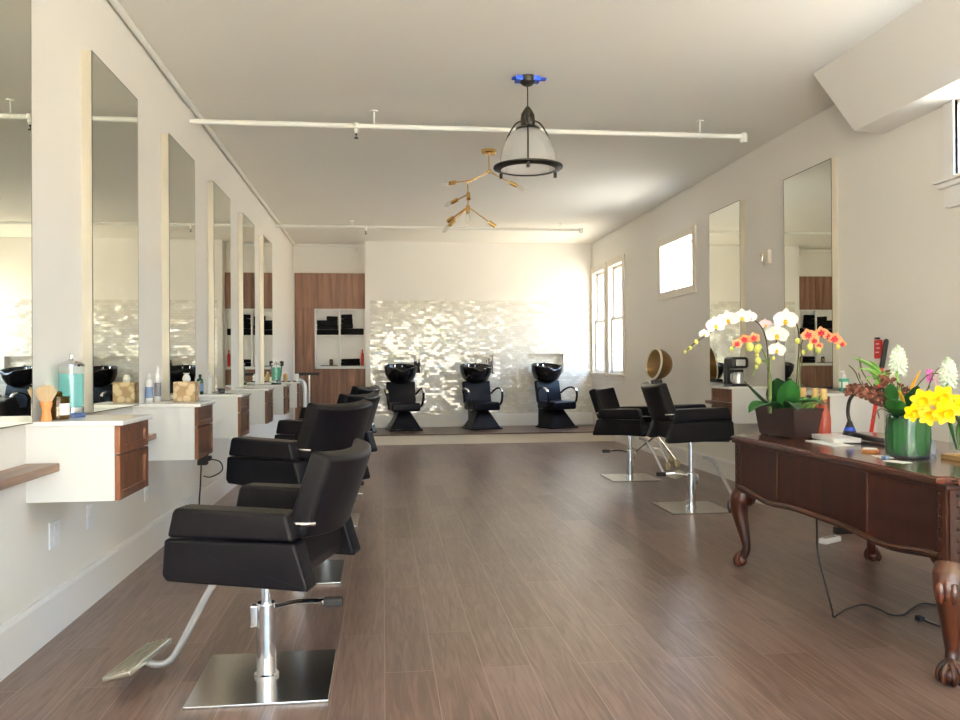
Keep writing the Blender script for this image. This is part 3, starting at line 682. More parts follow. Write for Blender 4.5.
obj('star_base', b, 'blackmetal', t)
for k in range(5):
    a = 2*PI*k/5; b = bm_(); cyl(b, (.02+.2*math.cos(a)-.01, .2*math.sin(a), .02), (.02+.2*math.cos(a)+.01, .2*math.sin(a), .02), .0195, 12); obj('caster', b, 'rubber', t)

# ------------------------------------------------------------------ ceiling: pipes, pendant, brass chandelier
def sprinkler(y, z, x1, hx, sx, label, drop=False):
    t = thing('sprinkler_pipe', label, 'pipe', (XL, y, z), 0, 'white sprinkler pipes under the ceiling')
    X = lambda x: x-XL
    b = bm_(); cyl(b, (0,0,0), (X(x1),0,.0), .021, 14); obj('pipe', b, 'pipe', t)
    for x in hx:
        b = bm_(); cyl(b, (X(x),0,.02), (X(x),0,HC-z), .006, 8); lathe(b, [(0,0), (.03,0), (.03,.008), (0,.008)], (X(x),0,HC-z-.009), 14); tube(b, [(X(x)+.0,.026*math.cos(a*PI/6),.026*math.sin(a*PI/6)) for a in range(13)], .004, 6, smooth=False); obj('hanger', b, 'pipe', t)
    for x in sx:
        b = bm_(); lathe(b, [(0,-.06), (.012,-.06), (.014,-.045), (.02,-.04), (.02,-.02), (.03,-.018), (.03,.02), (0,.02)], (X(x),0,0), 14); s = obj('sprinkler_head', b, 'pipe', t)
        b = bm_(); lathe(b, [(0,-.098), (.018,-.098), (.018,-.094), (.004,-.09), (.004,-.07), (.009,-.068), (.009,-.06), (0,-.06)], (X(x),0,0), 12); obj('deflector', b, 'blackmetal', s)
    b = bm_(); lathe(b, [(0,-.05), (.026,-.05), (.03,-.03), (.03,.02), (.024,.028), (0,.03)], (X(x1),0,0), 14); obj('elbow', b, 'pipe', t)
    return t
sprinkler(6.53, 3.075, 3.0, (-.06, 2.62), (-.2,), 'white sprinkler pipe crossing the ceiling nearer the camera')
sprinkler(11.6, 3.115, 2.86, (-.42, 2.55), (-.23,), 'white sprinkler pipe crossing the ceiling near the back wall')
b = bm_(); tube(b, [(XL+.03,YF+.01,HC-.028), (XL+.03,13.2,HC-.028), (XL+.05,13.70,HC-.03), (XL+.2,13.78,HC-.03), (-.48,13.78,HC-.045)], .019, 10, n=4)
tag(obj('conduit', b, 'pipe'), 'painted conduit running along the top of the left wall', 'pipe')
t = thing('junction_box', 'small white device box high in the back left alcove corner', 'box', (-.42, 13.799, HC-.075))
b = bm_(); rbox(b, -.05, .05, -.05, 0, -.05, .05, .006, 2); obj('housing', b, 'trim', t)
b = bm_(); cyl(b, (0,-.05,-.01), (0,-.075,-.02), .02, 12); obj('lens', b, 'cream', t)
# pendant
t = thing('pendant_lamp', 'black iron pendant lamp with a clear bell shade, blue tape at its ceiling cap', 'lamp', (1.015, 5.65, 0))
b = bm_(); lathe(b, [(0,HC-.062), (.03,HC-.06), (.055,HC-.04), (.06,HC-.02), (.06,HC-.0005), (0,HC-.0005)], seg=24); obj('canopy', b, 'blackmetal', t)
b = bm_(); rbox(b, -.085, .085, -.045, .045, HC-.034, HC-.004, .003, 1); rbox(b, -.11, .13, -.03, .02, HC-.020, HC-.012, .002, 1); obj('blue_tape', b, 'blue', t)['label'] = 'torn blue masking tape'
b = bm_(); cyl(b, (0,0,HC-.06), (0,0,2.99), .005, 8); obj('cord', b, 'blackmetal', t)
b = bm_(); lathe(b, [(0,2.995), (.012,2.99), (.03,2.965), (.046,2.935), (.05,2.90), (.05,2.865), (.045,2.855), (.075,2.845), (.085,2.835), (.06,2.833), (0,2.833)], seg=28); obj('socket_cap', b, 'blackmetal', t)
b = bm_(); tub = [(.055,2.83), (.09,2.822), (.13,2.79), (.165,2.735), (.188,2.67), (.199,2.60), (.203,2.56)]; lathe(b, tub + [(r-.003, z) for r, z in tub[::-1]], seg=40); obj('glass_shade', b, 'shade', t)
b = bm_(); lathe(b, [(.190,2.546), (.236,2.556), (.243,2.560), (.243,2.570), (.236,2.573), (.192,2.556), (.190,2.546)], seg=48)
bmesh.ops.delete(b, geom=[f for f in b.faces if len(f.verts) > 4], context='FACES'); obj('shade_ring', b, 'blackmetal', t)
for k in range(3):
    a = math.radians(-100+120*k); b = bm_()
    tube(b, [(r*math.cos(a), r*math.sin(a), z) for r, z in ((.045,2.90), (.10,2.885), (.155,2.82), (.195,2.73), (.218,2.62), (.222,2.55))], .006, 8); cyl(b, (.222*math.cos(a), .222*math.sin(a), 2.55), (.222*math.cos(a), .222*math.sin(a), 2.515), .012, 10); obj('shade_arm', b, 'blackmetal', t)
b = bm_(); ball(b, (0,0,2.66), .048, 18, sz=1.15); cyl(b, (0,0,2.70), (0,0,2.835), .022, 14); obj('bulb', b, 'bulb', t)
# brass branching chandelier
t = thing('chandelier', 'branching brass chandelier with bare bulbs hanging behind the pendant', 'chandelier', (1.0, 7.64, 0))
P = lambda x, z, y=0.: (x-1.0, y, z)
b = bm_(); lathe(b, [(0,HC-.035), (.06,HC-.035), (.072,HC-.022), (.072,HC-.0005), (0,HC-.0005)], seg=28); obj('canopy', b, 'brass', t)
b = bm_(); cyl(b, P(1.0,HC-.03), P(1.0,3.005), .006, 10); ball(b, P(1.0,3.0), .02, 14); obj('stem', b, 'brass', t)
segs = [((1.0,3.0,0), (.80,2.90,.05)), ((.80,2.90,.05), (.80,2.78,-.02)), ((.85,2.925,.035), (.66,2.862,-.12)), ((1.0,3.0,0), (1.20,2.885,-.05)), ((.80,2.78,-.02), (.70,2.745,.10)), ((.80,2.78,-.02), (.795,2.66,-.03)), ((.795,2.66,-.03), (.66,2.575,.10)), ((.795,2.66,-.03), (.655,2.51,-.1)), ((.795,2.66,-.03), (1.0,2.51,-.05))]
for p, q in segs:
    b = bm_(); cyl(b, P(p[0],p[1],p[2]), P(q[0],q[1],q[2]), .006, 10); ball(b, P(*[p[0],p[1],p[2]]), .012, 10); obj('arm', b, 'brass', t)
sk = [(2, 1), (3, 1), (4, 1), (5, 1), (6, 0), (7, 1), (8, 0), (1, 0)]
for i, bulb in sk:
    p, q = Vector(segs[i][0]), Vector(segs[i][1]); p = Vector(P(p.x,p.y,p.z)); q = Vector(P(q.x,q.y,q.z)); d = (q-p).normalized()
    b = bm_(); cyl(b, q-d*.01, q+d*.062, .0185, 14); so = obj('socket', b, 'brass', t)
    if bulb:
        Rm = d.to_track_quat('Z', 'Y').to_matrix().to_4x4()
        b = bm_(); lathe(b, [(.012,0), (.016,.02), (.020,.05), (.016,.08), (.008,.10), (0,.105)], q+d*.062, 14, Rm); obj('bulb', b, 'bulb', so)

# ------------------------------------------------------------------ right wall things
t = thing('thermostat', 'small cream wall device with a dark knob between the right mirrors', 'thermostat', (XR, 7.12, 2.15))
b = bm_(); rbox(b, -.035, 0, -.045, .045, -.065, .065, .006, 2); obj('housing', b, 'cream', t)
b = bm_(); ball(b, (-.045,.045,.03), .02, 12); tube(b, [(-.04,.045,.02), (-.045,.05,-.04), (-.035,.02,-.075)], .007, 8); obj('knob', b, 'alu', t)
t = thing('coffee_maker', 'black and silver coffee maker on the right counter before the far mirror', 'coffee maker', (3.335, 7.46, CT))
b = bm_(); rbox(b, -.085, .085, -.10, .10, 0, .02, .006, 2); rbox(b, -.085, .085, .02, .10, .02, .20, .008, 2); rbox(b, -.088, .088, -.10, .10, .165, .275, .03, 3); obj('housing', b, 'blackplastic', t)
b = bm_(); rbox(b, -.045, .045, -.112, -.09, .19, .25, .006, 2); rbox(b, -.06, .06, -.04, .021, .155, .165, .004, 1); obj('control_panel', b, 'satin', t)
b = bm_(); lathe(b, [(0,.022), (.05,.022), (.055,.03), (.052,.11), (.04,.13), (0,.13)], (0,-.045,0), 24); tube(b, [(-.05,-.06,.115), (-.085,-.085,.11), (-.085,-.085,.05), (-.05,-.06,.04)], .008, 8); obj('steel_carafe', b, 'satin', t)
t = thing('pump_bottle', 'teal pump bottle with a white top on the nearer right counter', 'bottle', (3.44, 5.80, CT))
b = bm_(); rbox(b, -.032, .032, -.02, .02, 0, .10, .006, 2); obj('body', b, 'tealbottle', t)
b = bm_(); rbox(b, -.022, .022, -.0212, -.02, .03, .075, .0005, 1); rbox(b, -.0335, -.032, -.014, .014, .03, .075, .0005, 1); obj('label_sticker', b, 'paper', t)
b = bm_(); lathe(b, [(0,.1), (.02,.1), (.02,.115), (.006,.13), (.006,.155), (0,.157)], seg=16); tube(b, [(0,0,.152), (-.035,-.01,.146)], .006, 8, smooth=False); obj('pump', b, 'white', t)
t = thing('wall_sign', 'red sign on the right wall above the flower vase', 'sign', (XR, 5.46, 1.28))
b = bm_(); rbox(b, -.012, 0, -.045, .045, -.065, .068, .003, 1); obj('panel', b, 'red', t)
for i, (a, c) in enumerate(((-.02, .02), (-.024, .012), (-.015, .024))): b = bm_(); box(b, -.0135, -.0118, a, c, .035-i*.03, .043-i*.03); obj('sign_mark', b, 'petalp', t)
b = bm_(); rbox(b, -.03, 0, -.012, .012, .07, .085, .002, 1); obj('bracket', b, 'blackmetal', t)
t = thing('broom', 'red pole with a dark grip leaning by the right counter', 'broom', (0,0,0))
pt, pb = Vector((3.455, 5.30, 1.335)), Vector((3.25, 5.36, .012)); d = pt-pb
b = bm_(); cyl(b, pb, pb+d*.86, .013, 12); obj('pole', b, 'red', t)
b = bm_(); cyl(b, pb+d*.86, pt, .017, 12); ball(b, pt, .017, 12); obj('grip', b, 'rubber', t)
b = bm_(); rbox(b, 3.10, 3.40, 5.335, 5.385, 0.0, .05, .008, 2); obj('broom_head', b, 'blackplastic', t)
# hood dryer on a tripod
t = thing('hood_dryer', 'bronze hood hair dryer on a wheeled chrome tripod by the right wall', 'hair dryer', (3.13, 9.15, 0))
R_ = Matrix.Translation((-.03, 0, 1.18)) @ Matrix.Rotation(math.radians(10), 4, 'Z') @ Matrix.Rotation(math.radians(-82), 4, 'Y')
n = 14; pr = [(.185*math.cos(PI/2*i/n)**.9 if i < n else 0, -.215*math.sin(PI/2*i/n)) for i in range(n+1)]
b = bm_(); lathe(b, pr[::-1] + [(.17, .0)], (0,0,0), 36, R_); bmesh.ops.delete(b, geom=[f for f in b.faces if len(f.verts) > 4], context='FACES'); obj('hood', b, 'bronze', t)
b = bm_(); lathe(b, [(r*.92, z*.9) for r, z in pr[::-1]], (0,0,0), 36, R_); bmesh.ops.delete(b, geom=[f for f in b.faces if len(f.verts) > 4], context='FACES'); obj('hood_lining', b, 'tan', t)
b = bm_(); lathe(b, [(.165,-.004), (.19,-.006), (.192,.008), (.168,.01), (.165,-.004)], (0,0,0), 40, R_); bmesh.ops.delete(b, geom=[f for f in b.faces if len(f.verts) > 4], context='FACES'); obj('hood_rim', b, 'cream', t)
b = bm_(); rbox(b, -.06, .06, -.05, .05, .90, 1.0, .02, 2); obj('control_box', b, 'blackplastic', t)
b = bm_(); cyl(b, (0,0,.33), (0,0,.95), .014, 12); tube(b, [(.06,.03,1.0), (.11,.05,1.10), (.10,.03,1.2)], .008, 8); obj('pole', b, 'chrome', t)
for k, (x, y) in enumerate(((.01, -.34), (.31, .36), (-.16, .5), (.2, -.12))):
    b = bm_(); cyl(b, (0,0,.36), (x,y,.07), .011, 10); lg = obj('leg', b, 'chrome', t)
    b = bm_(); cyl(b, (x-.014,y,.046), (x+.014,y,.046), .0455, 20); cyl(b, (x,y,.046), (x,y,.10), .009, 8); obj('caster', b, 'wheel', lg)
b = bm_(); tube(b, [(.16,-.04,.2), (.0,-.14,.2), (-.09,.24,.2), (.18,.18,.2), (.16,-.04,.2)], .006, 8, smooth=False); obj('leg_brace', b, 'chrome', t)

# ------------------------------------------------------------------ antique desk
DX0, DX1, DY0, DY1, DT = 2.055, 2.93, 2.79, 4.63, .77
t = thing('desk', 'antique carved mahogany desk with cabriole legs on the right', 'desk')
b = bm_(); tb = bmesh.new(); box(tb, DX0-.03, DX1+.03, DY0-.03, DY1+.03, DT-.028, DT)
bmesh.ops.bevel(tb, geom=[e for e in tb.edges if abs(e.verts[0].co.z-e.verts[1].co.z) > .01], offset=.05, segments=5, affect='EDGES')
bmesh.ops.bevel(tb, geom=[e for e in tb.edges if abs(e.verts[0].co.z-e.verts[1].co.z) < .001 and len(e.link_faces) == 2 and abs(e.link_faces[0].normal.dot(e.link_faces[1].normal)) < .3], offset=.009, segments=3, affect='EDGES')
merge(b, tb); obj('desktop', b, 'mahogtop', t)
def apron_z(s):   # lower edge of the long apron, s from far end 0 to near end 1
    return .445 - .022*math.sin(s*PI*2)**2 + .006*math.cos(s*PI*6)
def apron(fixed, a0, a1, axis, thick):
    n = 40; pts = [(a0, .742)] + [(a0+(a1-a0)*i/n, apron_z(i/n)) for i in range(n+1)] + [(a1, .742)]
    return prism(bm_(), pts, axis, fixed, fixed+thick)
obj('front_panel', apron(DX0+.01, DY1-.04, DY0+.04, 'X', .02), 'mahog', t); obj('back_panel', apron(DX1-.03, DY1-.04, DY0+.04, 'X', .02), 'mahog', t)
obj('side_panel', apron(DY0+.01, DX0+.04, DX1-.04, 'Y', .02), 'mahog', t); obj('side_panel', apron(DY1-.03, DX0+.04, DX1-.04, 'Y', .02), 'mahog', t)
b = bm_()
rail = [(DX0+.004, DY1-.05-(DY1-DY0-.1)*i/30, apron_z(i/30)+.022) for i in range(31)]; tube(b, rail, .011, 8, n=1); obj('apron_moulding', b, 'mahogleg', t)
b = bm_(); rbox(b, DX0-.012, DX1+.012, DY0-.012, DY1+.012, .722, .742, .006, 2); obj('top_moulding', b, 'mahog', t)
for y in (4.12, 3.31, 3.72):
    if y == 3.72: continue
    b = bm_(); rbox(b, DX0+.004, DX0+.012, y-.006, y+.006, .46, .722, .002, 1); obj('panel_seam', b, 'lineinlay', t)
for sx, sy, x, y in ((-1,-1,DX0,DY0), (-1,1,DX0,DY1), (1,-1,DX1,DY0), (1,1,DX1,DY1)):
    ix, iy = -sx, -sy
    b = bm_(); tb = bmesh.new(); box(tb, min(x,x+ix*.075), max(x,x+ix*.075), min(y,y+iy*.075), max(y,y+iy*.075), .42, .722)
    bmesh.ops.bevel(tb, geom=[e for e in tb.edges if abs(e.verts[0].co.z-e.verts[1].co.z) > .1 and abs(e.verts[0].co.x-x) < .001 and abs(e.verts[0].co.y-y) < .001], offset=.010, segments=2, affect='EDGES'); merge(b, tb)
    # carved lattice of small diamonds down both faces
    for k in range(6):
        z = .47+k*.042
        for dx, dy in ((ix*.042, -iy*.001), (-ix*.001, iy*.042)):
            ball(b, (x+dx, y+dy, z), .016, 4, sx=(1. if abs(dy) < .01 else .22), sy=(1. if abs(dx) < .01 else .22), sz=1.25)
            ball(b, (x+dx, y+dy, z+.021), .006, 6)
    st = obj('carved_stile', b, 'mahog', t, sharp=25)
    # cabriole leg ending in a ball-and-claw foot
    ox, oy = sx*.7071, sy*.7071
    cx, cy = x+ix*.04, y+iy*.04
    path = [(.0,.44), (.018,.40), (.030,.36), (.020,.28), (.0,.19), (-.012,.12), (-.004,.08), (.010,.06)]
    pts = [(cx+ox*o, cy+oy*o, z) for o, z in path]
    rad = [.052, .060, .056, .043, .032, .024, .024, .028]
    def rr(q, rad=rad):
        i = min(int(q*(len(rad)-1)), len(rad)-2); f = q*(len(rad)-1)-i; return rad[i]*(1-f)+rad[i+1]*f
    b = bm_(); tube(b, pts, rr, 18); lg = obj('leg', b, 'mahogleg', t)
    b = bm_()
    for ex, ey in ((ix, 0), (0, iy)):   # scrolled knee brackets
        prof = [(0,.44), (0,.36), (.03,.355), (.055,.375), (.07,.41), (.10,.43), (.11,.445)]
        if ex: prism(b, [(cx+ex*u*1.0, z) for u, z in prof], 'Y', cy-oy*.012-.018, cy-oy*.012+.018, .004, 1)
        else: prism(b, [(cy+ey*u*1.0, z) for u, z in prof], 'X', cx-ox*.012-.018, cx-ox*.012+.018, .004, 1)
    for k in range(3): ball(b, (cx+ox*.075+(k-1)*.022*oy, cy+oy*.075-(k-1)*.022*ox, .36-.012*abs(k-1)), .018, 8, sz=2.4)
    obj('knee_carving', b, 'mahogleg', lg)
    b = bm_(); ball(b, (cx+ox*.02, cy+oy*.02, .034), .034, 16)
    for k in range(4):
        a = math.atan2(oy, ox)+(k-1.5)*.85; fx, fy = math.cos(a), math.sin(a); bx, by = cx+ox*.014, cy+oy*.014
        tube(b, [(bx,by,.085), (bx+fx*.024,by+fy*.024,.072), (bx+fx*.042,by+fy*.042,.045), (bx+fx*.043,by+fy*.043,.02), (bx+fx*.032,by+fy*.032,.004)], lambda q: .0125*(1-.5*q), 8, n=3)
    obj('claw_foot', b, 'mahogleg', lg)

# ------------------------------------------------------------------ desk top things
def leaf(bm, base, tip, w, sag=.0, fold=.15, n=8, side=None):
    """curved leaf blade with real thickness from base to tip"""
    A, T = Vector(base), Vector(tip); d = T-A; s = d.cross(Vector((0,0,1)))
    if s.length < 1e-4: s = Vector((1,0,0))
    s = Vector(side).normalized() if side else s.normalized(); u = s.cross(d).normalized()
    if u.z < 0: u = -u
    rows = []
    for i in range(n+1):
        q = i/n; c = A+d*q+Vector((0,0,sag*4*q*(1-q))); ww = w*(math.sin(PI*min(1, q*.93+.07))**.7)
        if i == n: ww = w*.04
        rows.append([c+s*ww*k/2+u*abs(k)*ww*fold for k in (-1, -.5, 0, .5, 1)])
    top = [[bm.verts.new(p+u*.0012) for p in r] for r in rows]; bot = [[bm.verts.new(p-u*.0012) for p in r] for r in rows]
    for i in range(n):
        for j in range(4):
            bm.faces.new([top[i][j], top[i][j+1], top[i+1][j+1], top[i+1][j]]); bm.faces.new([bot[i][j], bot[i+1][j], bot[i+1][j+1], bot[i][j+1]])
        bm.faces.new([top[i][0], top[i+1][0], bot[i+1][0], bot[i][0]]); bm.faces.new([top[i][4], bot[i][4], bot[i+1][4], top[i+1][4]])
    bm.faces.new([top[0][j] for j in range(5)]+[bot[0][j] for j in range(4, -1, -1)]); bm.faces.new([top[n][j] for j in range(4, -1, -1)]+[bot[n][j] for j in range(5)])
    return bm
def petal(bm, c, R, ang, L, w, cup=.12, back=0., taper=.8):
    """petal in the plane of rotation R (flower looks along R's z)"""
    n = 6; rows = []
    ca, sa = math.cos(ang), math.sin(ang)
    for i in range(n+1):
        q = i/n; ww = w*math.sin(PI*(.10+.86*q))**taper*.5
        r = []
        for k in (-1, -.5, 0, .5, 1):
            x, y = q*L, k*ww; z = cup*L*(q*q) - back + abs(k)*ww*.18
            r.append(Vector(c)+R@Vector((x*ca-y*sa, x*sa+y*ca, z)))
        rows.append(r)
    up = R@Vector((0,0,.0009)); top = [[bm.verts.new(p+up) for p in r] for r in rows]; bot = [[bm.verts.new(p-up) for p in r] for r in rows]
    for i in range(n):
        for j in range(4):
            bm.faces.new([top[i][j], top[i][j+1], top[i+1][j+1], top[i+1][j]]); bm.faces.new([bot[i][j], bot[i+1][j], bot[i+1][j+1], bot[i][j+1]])
        bm.faces.new([top[i][0], top[i+1][0], bot[i+1][0], bot[i][0]]); bm.faces.new([top[i][4], bot[i][4], bot[i+1][4], top[i+1][4]])
    bm.faces.new(top[0]+bot[0][::-1]); bm.faces.new(top[n][::-1]+bot[n])
# planter with orchids
PX, PY = 2.302, 4.465
t = thing('potted_orchids', 'white and orange orchids in a dark tapered planter at the far end of the desk', 'plant', (0, 0, 0))
b = bm_(); tb = bmesh.new()
def ring(hx, hy, z): return [tb.verts.new((sx*hx, sy*hy, z)) for sx, sy in ((-1,-1),(1,-1),(1,1),(-1,1))]
rg = [ring(.072,.178,0), ring(.088,.202,.146), ring(.092,.206,.146), ring(.092,.206,.163), ring(.082,.196,.163), ring(.079,.193,.13)]
tb.faces.new(rg[0][::-1])
for a_, c_ in zip(rg, rg[1:]):
    for k in range(4): tb.faces.new([a_[k], a_[(k+1)%4], c_[(k+1)%4], c_[k]])
tb.faces.new(rg[-1])
RP = Matrix.Translation((PX, PY, DT+.006)) @ Matrix.Rotation(math.radians(5), 4, 'Z'); merge(b, tb, RP)
for sx in (-1, 1):
    for sy in (-1, 1): rbox(b, sx*.055-.015, sx*.055+.015, sy*.15-.02, sy*.15+.02, -.006, .002, .002, 1, RP)
obj('planter', b, 'planter', t)
b = bm_(); rbox(b, -.078, .078, -.192, .192, .118, .143, .004, 1, RP); obj('potting_bark', b, 'soil', t)
for base, tip, w, sag, m in [((2.25,4.46,.90), (2.06,4.50,1.085), .085, -.02, 'leafd'), ((2.25,4.42,.90), (2.02,4.36,.915), .16, .045, 'leaf'), ((2.25,4.44,.90), (2.20,4.38,1.105), .155, 0, 'leafd'), ((2.28,4.42,.90), (2.25,4.33,1.10), .125, 0, 'leaf'), ((2.24,4.36,.90), (2.40,4.20,.955), .12, .045, 'leaf'), ((2.26,4.36,.90), (2.22,4.19,.935), .10, .05, 'leafd'), ((2.31,4.46,.90), (2.42,4.42,.985), .08, .03, 'leaf'), ((2.29,4.50,.90), (2.30,4.56,1.05), .09, 0, 'leaf')]:
    obj('leaf', leaf(bm_(), base, tip, w, sag), m, t)
for k in range(26):
    a = random.uniform(-.3, 1.1); x, y = 2.33+random.uniform(-.05, .03), 4.34+random.uniform(-.07, .08)
    if k < 18: obj('fern_blade', leaf(bm_(), (x,y,.91), (x+.10*math.cos(a)+random.uniform(-.03,.03), y-.08*random.random(), .955+random.uniform(0,.06)), .012, .015, n=4), 'leafl', t)
ST = [[(2.163,4.420,.905),(2.165,4.420,1.151),(2.160,4.420,1.292),(2.131,4.420,1.388),(2.067,4.410,1.439),(1.987,4.400,1.438),(1.882,4.365,1.408),(1.767,4.325,1.346),(1.687,4.280,1.307),(1.617,4.260,1.253)],
      [(2.324,4.420,.905),(2.338,4.420,1.121),(2.351,4.420,1.292),(2.341,4.415,1.394),(2.306,4.410,1.438),(2.248,4.395,1.420),(2.196,4.370,1.341),(2.179,4.345,1.262)],
      [(2.181,4.420,.905),(2.176,4.420,1.122),(2.153,4.420,1.219),(2.109,4.410,1.292),(2.062,4.410,1.320),(1.989,4.380,1.308),(1.923,4.340,1.275)],
      [(2.342,4.420,.905),(2.350,4.420,1.092),(2.368,4.420,1.206),(2.363,4.420,1.291),(2.394,4.420,1.337),(2.484,4.440,1.343),(2.580,4.455,1.314),(2.641,4.465,1.286)],
      [(2.175,4.420,.905),(2.182,4.420,1.094),(2.153,4.420,1.196),(2.106,4.420,1.185),(2.070,4.420,1.123)]]
for i, s in enumerate(ST): b = bm_(); tube(b, s, .0042, 8, n=5); obj('flower_stem', b, 'stem' if i in (2, 4) else 'stemd', t)
for i, x in enumerate((2.164, 2.345)): b = bm_(); cyl(b, (x+.012, 4.425, .905), (x+.012, 4.425, 1.22), .0035, 8); obj('support_stick', b, 'stem', t)
WH = [(1.806,4.30,1.397,.05),(1.891,4.33,1.432,.05),(1.995,4.38,1.448,.048),(2.240,4.36,1.431,.062),(2.175,4.33,1.348,.058),(2.164,4.31,1.262,.044),(1.736,4.29,1.351,.028),(2.17,4.46,1.409,.034),(2.215,4.44,1.372,.05),(2.05,4.41,1.45,.04),(1.845,4.34,1.42,.04)]
for i, (x, y, z, r) in enumerate(WH):
    R = look((-.35+random.uniform(-.25,.25), -1, -.12+random.uniform(-.15,.15)), random.uniform(-.2,.2)); c = Vector((x,y,z)); mt = 'petalp' if i == 7 else 'petalw'
    b = bm_()
    for a in (90, 210, 330): petal(b, c, R, math.radians(a), r*1.03, r*.72, .04, .008)
    for a in (12, 168): petal(b, c, R, math.radians(a), r*1.08, r*1.32, .16)
    f = obj('white_flower' if i != 7 else 'pink_flower', b, mt, t)
    b = bm_(); ball(b, c+R@Vector((0,-.10*r,.14*r)), r*.17, 10); petal(b, c, R, math.radians(270), r*.42, r*.38, .8, -.006); obj('flower_lip', b, 'lip', f)
OR = [(1.951,4.35,1.297,.03),(2.004,4.37,1.322,.033),(2.074,4.40,1.331,.033),(2.395,4.40,1.348,.038),(2.484,4.42,1.360,.038),(2.577,4.44,1.326,.04),(2.42,4.38,1.313,.03),(2.635,4.46,1.297,.025),(2.46,4.40,1.285,.024),(2.53,4.43,1.345,.028)]
for i, (x, y, z, r) in enumerate(OR):
    R = look((-.3+random.uniform(-.3,.3), -1, -.1+random.uniform(-.2,.2)), random.uniform(-.3,.3)); c = Vector((x,y,z)); b = bm_()
    for a in (90, 210, 330): petal(b, c, R, math.radians(a), r, r*.85, .06, .004)
    for a in (14, 166): petal(b, c, R, math.radians(a), r*1.02, r*1.15, .12)
    f = obj('orange_flower', b, 'petalo', t); b = bm_()
    for a in (90, 210, 330, 14, 166): petal(b, c+R@Vector((0,0,.0035)), R, math.radians(a), r*.55, r*.4, .12)
    ball(b, c+R@Vector((0,0,.006)), r*.22, 8); petal(b, c, R, math.radians(270), r*.5, r*.4, .6, -.005); obj('flower_centre', b, 'petalr', f)
for x, y, z, r in [(1.687,4.28,1.307,.013),(1.649,4.27,1.274,.011),(1.617,4.26,1.253,.008),(1.913,4.335,1.269,.012),(2.022,4.345,1.28,.022),(2.072,4.36,1.269,.022),(2.335,4.405,1.314,.016),(2.395,4.38,1.279,.02),(2.455,4.40,1.262,.018),(2.106,4.42,1.202,.02),(2.165,4.36,1.218,.011),(2.094,4.42,1.168,.011),(2.598,4.44,1.28,.013),(2.10,4.42,1.235,.012),(2.10,4.40,1.28,.018),(2.37,4.405,1.25,.013)]:
    b = bm_(); ball(b, (x,y,z), r, 10, sz=1.2); obj('bud', b, 'bud', t)
# rose wine bottles
for i, (x, y, l) in enumerate([(2.515, 4.44, 'rose wine bottle at the right of the planter, fully visible body'), (2.455, 4.545, 'middle rose wine bottle, half hidden behind the planter'), (2.365, 4.66-.07, 'leftmost rose wine bottle behind the planter, only the neck showing')]):
    if i == 2: x, y = 2.325, 4.675
    w = thing('wine_bottle', l, 'bottle', (x, min(y, 4.60), DT) if i < 2 else (2.47, 4.635-.03, DT), 0, 'rose wine bottles behind the planter')
    if i == 0: w.location = (2.469, 4.37, DT)
    if i == 1: w.location = (2.514, 4.545, DT)
    if i == 2: w.location = (2.472, 4.608, DT)
    b = bm_(); lathe(b, [(0,.004), (.030,.001), (.037,.004), (.038,.012), (.038,.105), (.034,.135), (.020,.17), (.0145,.19), (.0145,.235), (0,.235)], seg=28); obj('body', b, 'rose', w)
    b = bm_(); lathe(b, [(.0151,.186), (.0155,.215)], seg=20); bmesh.ops.delete(b, geom=[f for f in b.faces if len(f.verts) > 4], context='FACES'); obj('neck_band', b, 'vaseglass', w)
    b = bm_(); lathe(b, [(0,.214), (.0185,.214), (.0195,.218), (.0195,.268), (.018,.272), (0,.272)], seg=20); obj('stopper', b, 'cork', w)
# notepads
t = thing('notepad', 'white notepad lying flat on the desk in front of the planter', 'notepad', (2.40, 4.135, DT+.0045), math.radians(-7))
b = bm_(); rbox(b, -.07, .07, -.15, .14, 0, .019, .003, 2); obj('pages', b, 'paper', t)
b = bm_(); rbox(b, -.072, .072, -.153, .143, .019, .024, .002, 1); obj('cover', b, 'white', t)
b = bm_(); rbox(b, -.06, .06, -.15, .15, 0, .004, .001, 1); o = obj('paper_sheet', b, 'paper', None, (2.30, 4.02, DT), math.radians(-4)); tag(o, 'loose white sheet along the desk edge beside the notepad', 'paper')
# gooseneck lamp with blue-taped foot
t = thing('desk_lamp', 'dark gooseneck desk lamp with a flared foot and blue tape', 'lamp', (2.537, 4.225, DT))
b = bm_(); tb = bmesh.new(); lathe(tb, [(0,0), (.048,0), (.048,.008), (.043,.02), (.030,.05), (.017,.085), (.012,.10), (0,.10)], seg=28); merge(b, tb)
tube(b, [(.01,-.02,.025), (.025,-.13,.018), (.02,-.25,.016), (.005,-.36,.02)], lambda q: .028-.006*q, 12, flat=.6); obj('foot', b, 'blackplastic', t)
b = bm_(); tube(b, [(0,0,.095), (-.004,.01,.15), (.004,.0,.22), (.022,-.05,.268), (.04,-.13,.285), (.05,-.20,.270)], .0095, 12); obj('gooseneck', b, 'blackmetal', t)
b = bm_(); tb = bmesh.new(); lathe(tb, [(.0315,.047), (.0245,.068)], seg=28); bmesh.ops.delete(tb, geom=[f for f in tb.faces if len(f.verts) > 4], context='FACES'); merge(b, tb); obj('blue_tape', b, 'blue', t)
b = bm_(); lathe(b, [(.012,0), (.035,-.03), (.05,-.06), (.047,-.06), (.03,-.028), (0,-.01)], (.053,-.225,.262), 20, Matrix.Rotation(math.radians(20), 4, 'X')); obj('lamp_head', b, 'blackmetal', t)
t = thing('desk_phone', 'dark blue telephone handset on the desk behind the glass vase', 'phone', (2.74, 4.00, DT), .5)
b = bm_(); rbox(b, -.07, .07, -.05, .05, 0, .028, .008, 2); obj('cradle', b, 'navybase', t)
